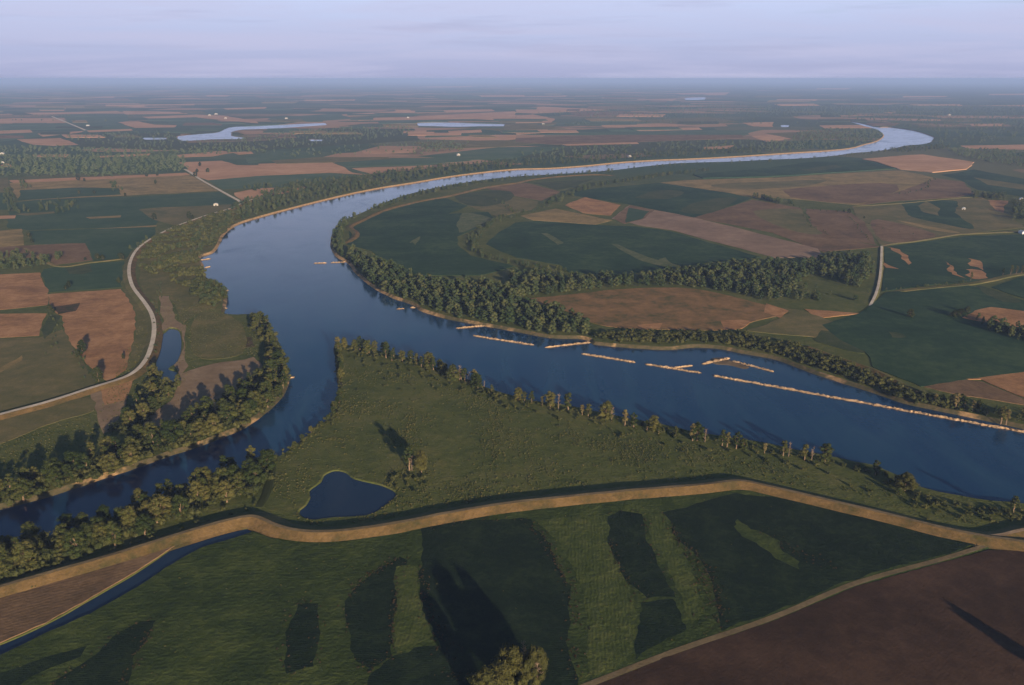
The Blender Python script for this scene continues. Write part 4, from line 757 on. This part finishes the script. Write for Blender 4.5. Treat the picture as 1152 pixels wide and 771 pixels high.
# ------------------------------------------------------------------ rock dikes in the river
def dike(a, b, label, w=2.6, top=1.25, cat='rock dike', grp=None):
    A, B = np.array(G(*a, WL)), np.array(G(*b, WL)); L = np.linalg.norm(B - A); n = max(4, int(L / 1.6)); t = (B - A) / L; nn = np.array([t[1], -t[0]]); V, Fc = [], []
    prof = ((-1.5, -1.2), (-.8, .35), (-.3, 1.0), (.3, 1.0), (.8, .4), (1.5, -1.2))
    rg = random.Random(int(a[0] * 7 + a[1])); mid = (A + B) / 2
    for i in range(n + 1):
        e = min(1, min(i, n - i) / 2 + .15); c = A + t * L * i / n - mid + nn * (1.3 * noise.noise(Vector((i * .09, a[0], 0))) + .8 * noise.noise(Vector((i * .4, a[0], 4))))
        for o, h in prof: V.append((*(c + nn * (o * w * e * rg.uniform(.6, 1.35)) + t * rg.uniform(-.7, .7)), h if h < 0 else h * top * e * rg.uniform(.3, 1.4)))
    k = len(prof)
    for i in range(n):
        for j in range(k - 1): Fc.append([i * k + j, i * k + j + 1, (i + 1) * k + j + 1, (i + 1) * k + j])
    Fc += [list(range(k))[::-1], [n * k + j for j in range(k)]]
    o = mesh('rock_dike', V, Fc, M['rock']); o.location = (*mid, WL); return tag(o, label, cat, 'rock dikes in the river')
for a, b, lab, w in (((801,422.5),(1260,506),'very long straight rock dike running down the river below the bend',2.6), ((725,409.6),(789.6,420),'straight rock dike with a short spur branching off it',2.8), ((758,414.2),(779,411.5),'short spur joining the straight rock dike at an angle',2.4), ((654,398),(715.6,408),'rock dike in open water off the sandy bank corner',2.8), ((612.5,391),(664.6,385.6),'slanted rock dike tied to the shore at the wooded corner',2.6),
    ((532,377.7),(601,388.7),'rock dike just off the forest shore, parallel to it',2.8), ((512.5,369.6),(545,367),'small rock dike touching the forest bank',2.4), ((789.6,410),(821,403.2),'short bright rock dike forming one arm of the chevron by the sand bar',3), ((823,406),(871,418.5),'greyer arm of the chevron dike by the sand bar',2.4), ((446,348),(455,347.6),'tiny rock pile off the forest bank',2), ((461,346.4),(467.5,346.4),'tiny rock pile against the forest bank',2), ((353,296.6),(368,296.2),'low submerged looking rock bar in the wide river',1.2), ((372,296),(389,295),'small rock dike at the point of the inside bend',2.2),
    ((225,293),(238,291.3),'small rock dike under the sandy corner of the thicket bank',2.4), ((230,301.6),(237,300),'rock stub below the thicket bank',2.2), ((254,327.5),(258,327),'rock stub at the bulge of the thicket bank',2.2), ((240,350),(256,346.6),'sandy rock spit below the thicket bank',3.2), ((326,426),(331,423.5),'rock stub at the outer end of the wooded point',2.6)): dike(a, b, lab, w)

# ------------------------------------------------------------------ farm buildings
def building(name, px, py, w, l, h, rh, rz, wall, roof, label, doors=1, cat='building', grp=None):
    w, l, h, rh = w * .85, l * .85, h * .85, rh * .85; r = empty(name, (*G(px, py), 0), rz); a, b = w / 2, l / 2
    V = [(-a, -b, -.2), (a, -b, -.2), (a, b, -.2), (-a, b, -.2), (-a, -b, h), (a, -b, h), (a, b, h), (-a, b, h), (0, -b, h + rh), (0, b, h + rh)]
    mesh('wall', V, [[0, 1, 5, 8, 4], [2, 3, 7, 9, 6], [1, 2, 6, 5], [3, 0, 4, 7]], M[wall], r); e = .4
    Rf = [(-a - e, -b - e, h - .12), (0, -b - e, h + rh + .15), (a + e, -b - e, h - .12), (-a - e, b + e, h - .12), (0, b + e, h + rh + .15), (a + e, b + e, h - .12)]; Rf += [(x, y, z + .22) for x, y, z in Rf]
    mesh('roof', Rf, [[0, 1, 4, 3], [1, 2, 5, 4], [6, 9, 10, 7], [7, 10, 11, 8], [0, 6, 7, 1], [1, 7, 8, 2], [3, 4, 10, 9], [4, 5, 11, 10], [0, 3, 9, 6], [2, 8, 11, 5]], M[roof], r)
    for k in range(doors):
        x = (k - (doors - 1) / 2) * w * .4; d = w * .14; mesh('door', [(x - d, -b - .05, 0), (x + d, -b - .05, 0), (x + d, -b - .05, h * .7), (x - d, -b - .05, h * .7), (x - d, -b + .02, 0), (x + d, -b + .02, 0), (x + d, -b + .02, h * .7), (x - d, -b + .02, h * .7)], [[0, 1, 2, 3], [1, 5, 6, 2], [4, 0, 3, 7], [3, 2, 6, 7]], M['dark'], r)
    return tag(r, label, cat, grp)
for px, py, w, l, h, rh, rz, wl, rf, lab in ((243,231.5,13,9,5,2.5,.3,'whitewall','greyroof','white barn alone in the pasture beside the levee road'), (236,130.2,26,18,8,4,.1,'whitewall','greyroof','first white farm building on the pink field beyond the lake'), (243,129,30,20,9,4,.4,'whitewall','redroof','larger white farm building with rusty roof beyond the lake'), (254,133.5,22,16,7,4,.2,'whitewall','redroof','low farm building lying closest to the oxbow lake'), (322,134,24,18,9,4,.3,'whitewall','redroof','white farmhouse on the narrow pink strip past the lake'),
    (3,174,18,14,7,4,.2,'whitewall','greyroof','white farmhouse at the western edge of the dark wood'), (3,184,14,12,6,3,.5,'whitewall','greyroof','pale shed below the white farmhouse by the dark wood'), (515.5,175.5,15,11,7,5,.6,'whitewall','greyroof','small steep white house in the green field behind the river'), (459,133,20,14,8,4,.2,'whitewall','greyroof','white farm building on the long pink fields'), (99,142,14,24,6,3,1.5,'whitewall','metalroof','pair end shed on the dark crop square far away'), (1067.5,130,26,18,9,5,.3,'whitewall','redroof','bright house alone among the eastern woods'),
    (1084,236,9,12,4,2,-.5,'whitewall','metalroof','small metal roofed shed at the curl of dark crop'), (1149,225.5,12,16,5,3,-.4,'whitewall','metalroof','farm shed beside the dark trees of the eastern edge'), (1150,263,11,14,5,2.5,.1,'metalroof','metalroof','metal shed next to the dirt road end'), (611,140,22,14,5,3,.1,'whitewall','greyroof','long pale shed between pink and green strips'), (708,177,16,11,6,3,.2,'whitewall','greyroof','pale house in the trees above the straight river reach')): building('farm_building', px, py, w, l, h, rh, rz, wl, rf, lab)

# ------------------------------------------------------------------ air, sky, sun, camera
SUN_EL, SUN_AZ = R(11.5), R(180 - 24)                    # azimuth clockwise from straight ahead
mh_, nt, b = new_mat('haze'); nt.nodes.remove(b)
vol = N(nt, 'ShaderNodeVolumePrincipled'); vol.inputs['Color'].default_value = (*HAZEC, 1); mh_.cycles.homogeneous_volume = True; vol.inputs['Density'].default_value = HAZE; vol.inputs['Anisotropy'].default_value = .0
nt.links.new(vol.outputs[0], nt.nodes['Material Output'].inputs['Volume'])
q = 127000; lo, hi = -6.5, 312.0
hz = mesh('haze', [(-q, -q, lo), (q, -q, lo), (q, q, lo), (-q, q, lo), (-q, -q, hi), (q, -q, hi), (q, q, hi), (-q, q, hi)], [[3, 2, 1, 0], [4, 5, 6, 7], [0, 1, 5, 4], [1, 2, 6, 5], [2, 3, 7, 6], [3, 0, 4, 7]], mh_); struct(hz, 'stuff')

w = bpy.data.worlds.new('World'); SC.world = w; w.use_nodes = True; nt = w.node_tree; bg = nt.nodes['Background']
sky = N(nt, 'ShaderNodeTexSky', sky_type='NISHITA'); sky.sun_disc = False; sky.sun_elevation = SUN_EL; sky.sun_rotation = SUN_AZ; sky.air_density = 1.0; sky.dust_density = .5; sky.ozone_density = 3.0
tc = N(nt, 'ShaderNodeTexCoord'); sx = N(nt, 'ShaderNodeSeparateXYZ'); nt.links.new(tc.outputs['Generated'], sx.inputs[0])
zz = math_(nt, 'ADD', math_(nt, 'MAXIMUM', sx.outputs[2], 0.0), .09); cm = N(nt, 'ShaderNodeCombineXYZ')
nt.links.new(math_(nt, 'DIVIDE', sx.outputs[0], zz), cm.inputs[0]); nt.links.new(math_(nt, 'DIVIDE', sx.outputs[1], zz), cm.inputs[1])
mpn = N(nt, 'ShaderNodeMapping'); mpn.inputs['Scale'].default_value = (.55, 1.0, 1); nt.links.new(cm.outputs[0], mpn.inputs[0])
c1 = noise_(nt, mpn.outputs[0], .55, 6, .6, .4); c2 = noise_(nt, mpn.outputs[0], 2.6, 6, .6, .6)
veil = math_(nt, 'MULTIPLY', math_(nt, 'ADD', math_(nt, 'ADD', math_(nt, 'MULTIPLY', c1, .75), math_(nt, 'MULTIPLY', c2, .25)), -.34), 2.6, True)
low = math_(nt, 'MAXIMUM', math_(nt, 'SUBTRACT', 2.2, math_(nt, 'MULTIPLY', sx.outputs[2], 7.0)), 0.0)       # thin cloud lies low toward the horizon
fac = math_(nt, 'MULTIPLY', math_(nt, 'ADD', math_(nt, 'MULTIPLY', veil, .6), .45), low, True)
cs = N(nt, 'ShaderNodeCombineXYZ'); nt.links.new(math_(nt, 'MULTIPLY', sx.outputs[0], 4.5), cs.inputs[0]); nt.links.new(math_(nt, 'MULTIPLY', sx.outputs[1], 4.5), cs.inputs[1]); nt.links.new(math_(nt, 'MULTIPLY', sx.outputs[2], 75.0), cs.inputs[2])
stk = noise_(nt, cs.outputs[0], 1.0, 5, .55, .3)
sm_ = N(nt, 'ShaderNodeMapRange'); sm_.inputs[1].default_value = .56; sm_.inputs[2].default_value = .74; sm_.inputs[3].default_value = 0; sm_.inputs[4].default_value = .42; nt.links.new(stk, sm_.inputs[0])
cc = ramp(nt, [(0, CLOUDC[0]), (.10, CLOUDC[1])], sx.outputs[2]).outputs['Color']
pk = N(nt, 'ShaderNodeMapRange'); pk.inputs[1].default_value = .42; pk.inputs[2].default_value = .66; nt.links.new(c1, pk.inputs[0])
cc = mix_(nt, math_(nt, 'MULTIPLY', pk.outputs[0], .75), cc, CLOUDC[3])
cc = mix_(nt, sm_.outputs[0], cc, CLOUDC[2])
nt.links.new(mix_(nt, fac, sky.outputs[0], cc), bg.inputs['Color']); bg.inputs['Strength'].default_value = SKYS
sl = bpy.data.lights.new('sun', 'SUN'); sl.energy = SUNE; sl.angle = R(.6); sl.color = SUNC
so = bpy.data.objects.new('sun', sl); COL.objects.link(so)
sd = Vector((math.sin(SUN_AZ) * math.cos(SUN_EL), math.cos(SUN_AZ) * math.cos(SUN_EL), math.sin(SUN_EL))); so.rotation_euler = sd.to_track_quat('Z', 'Y').to_euler(); so.location = (0, 0, 280)

cd = bpy.data.cameras.new('camera'); cd.sensor_width = 36; cd.lens = 36 * F / 1152; cd.clip_start = 1; cd.clip_end = 400000
cam = bpy.data.objects.new('camera', cd); COL.objects.link(cam); cam.location = (0, 0, H0); cam.rotation_euler = (math.pi / 2 - PITCH, 0, 0); SC.camera = cam
SC.view_settings.view_transform = 'Standard'; SC.view_settings.look = 'None'; SC.view_settings.gamma = 1; SC.view_settings.exposure = EXPO
SC.cycles.use_denoising = True; SC.cycles.max_bounces = 5; SC.cycles.diffuse_bounces = 2; SC.cycles.glossy_bounces = 2; SC.cycles.transmission_bounces = 2; SC.cycles.volume_bounces = 1; SC.cycles.transparent_max_bounces = 4
SC.cycles.sample_clamp_indirect = 6
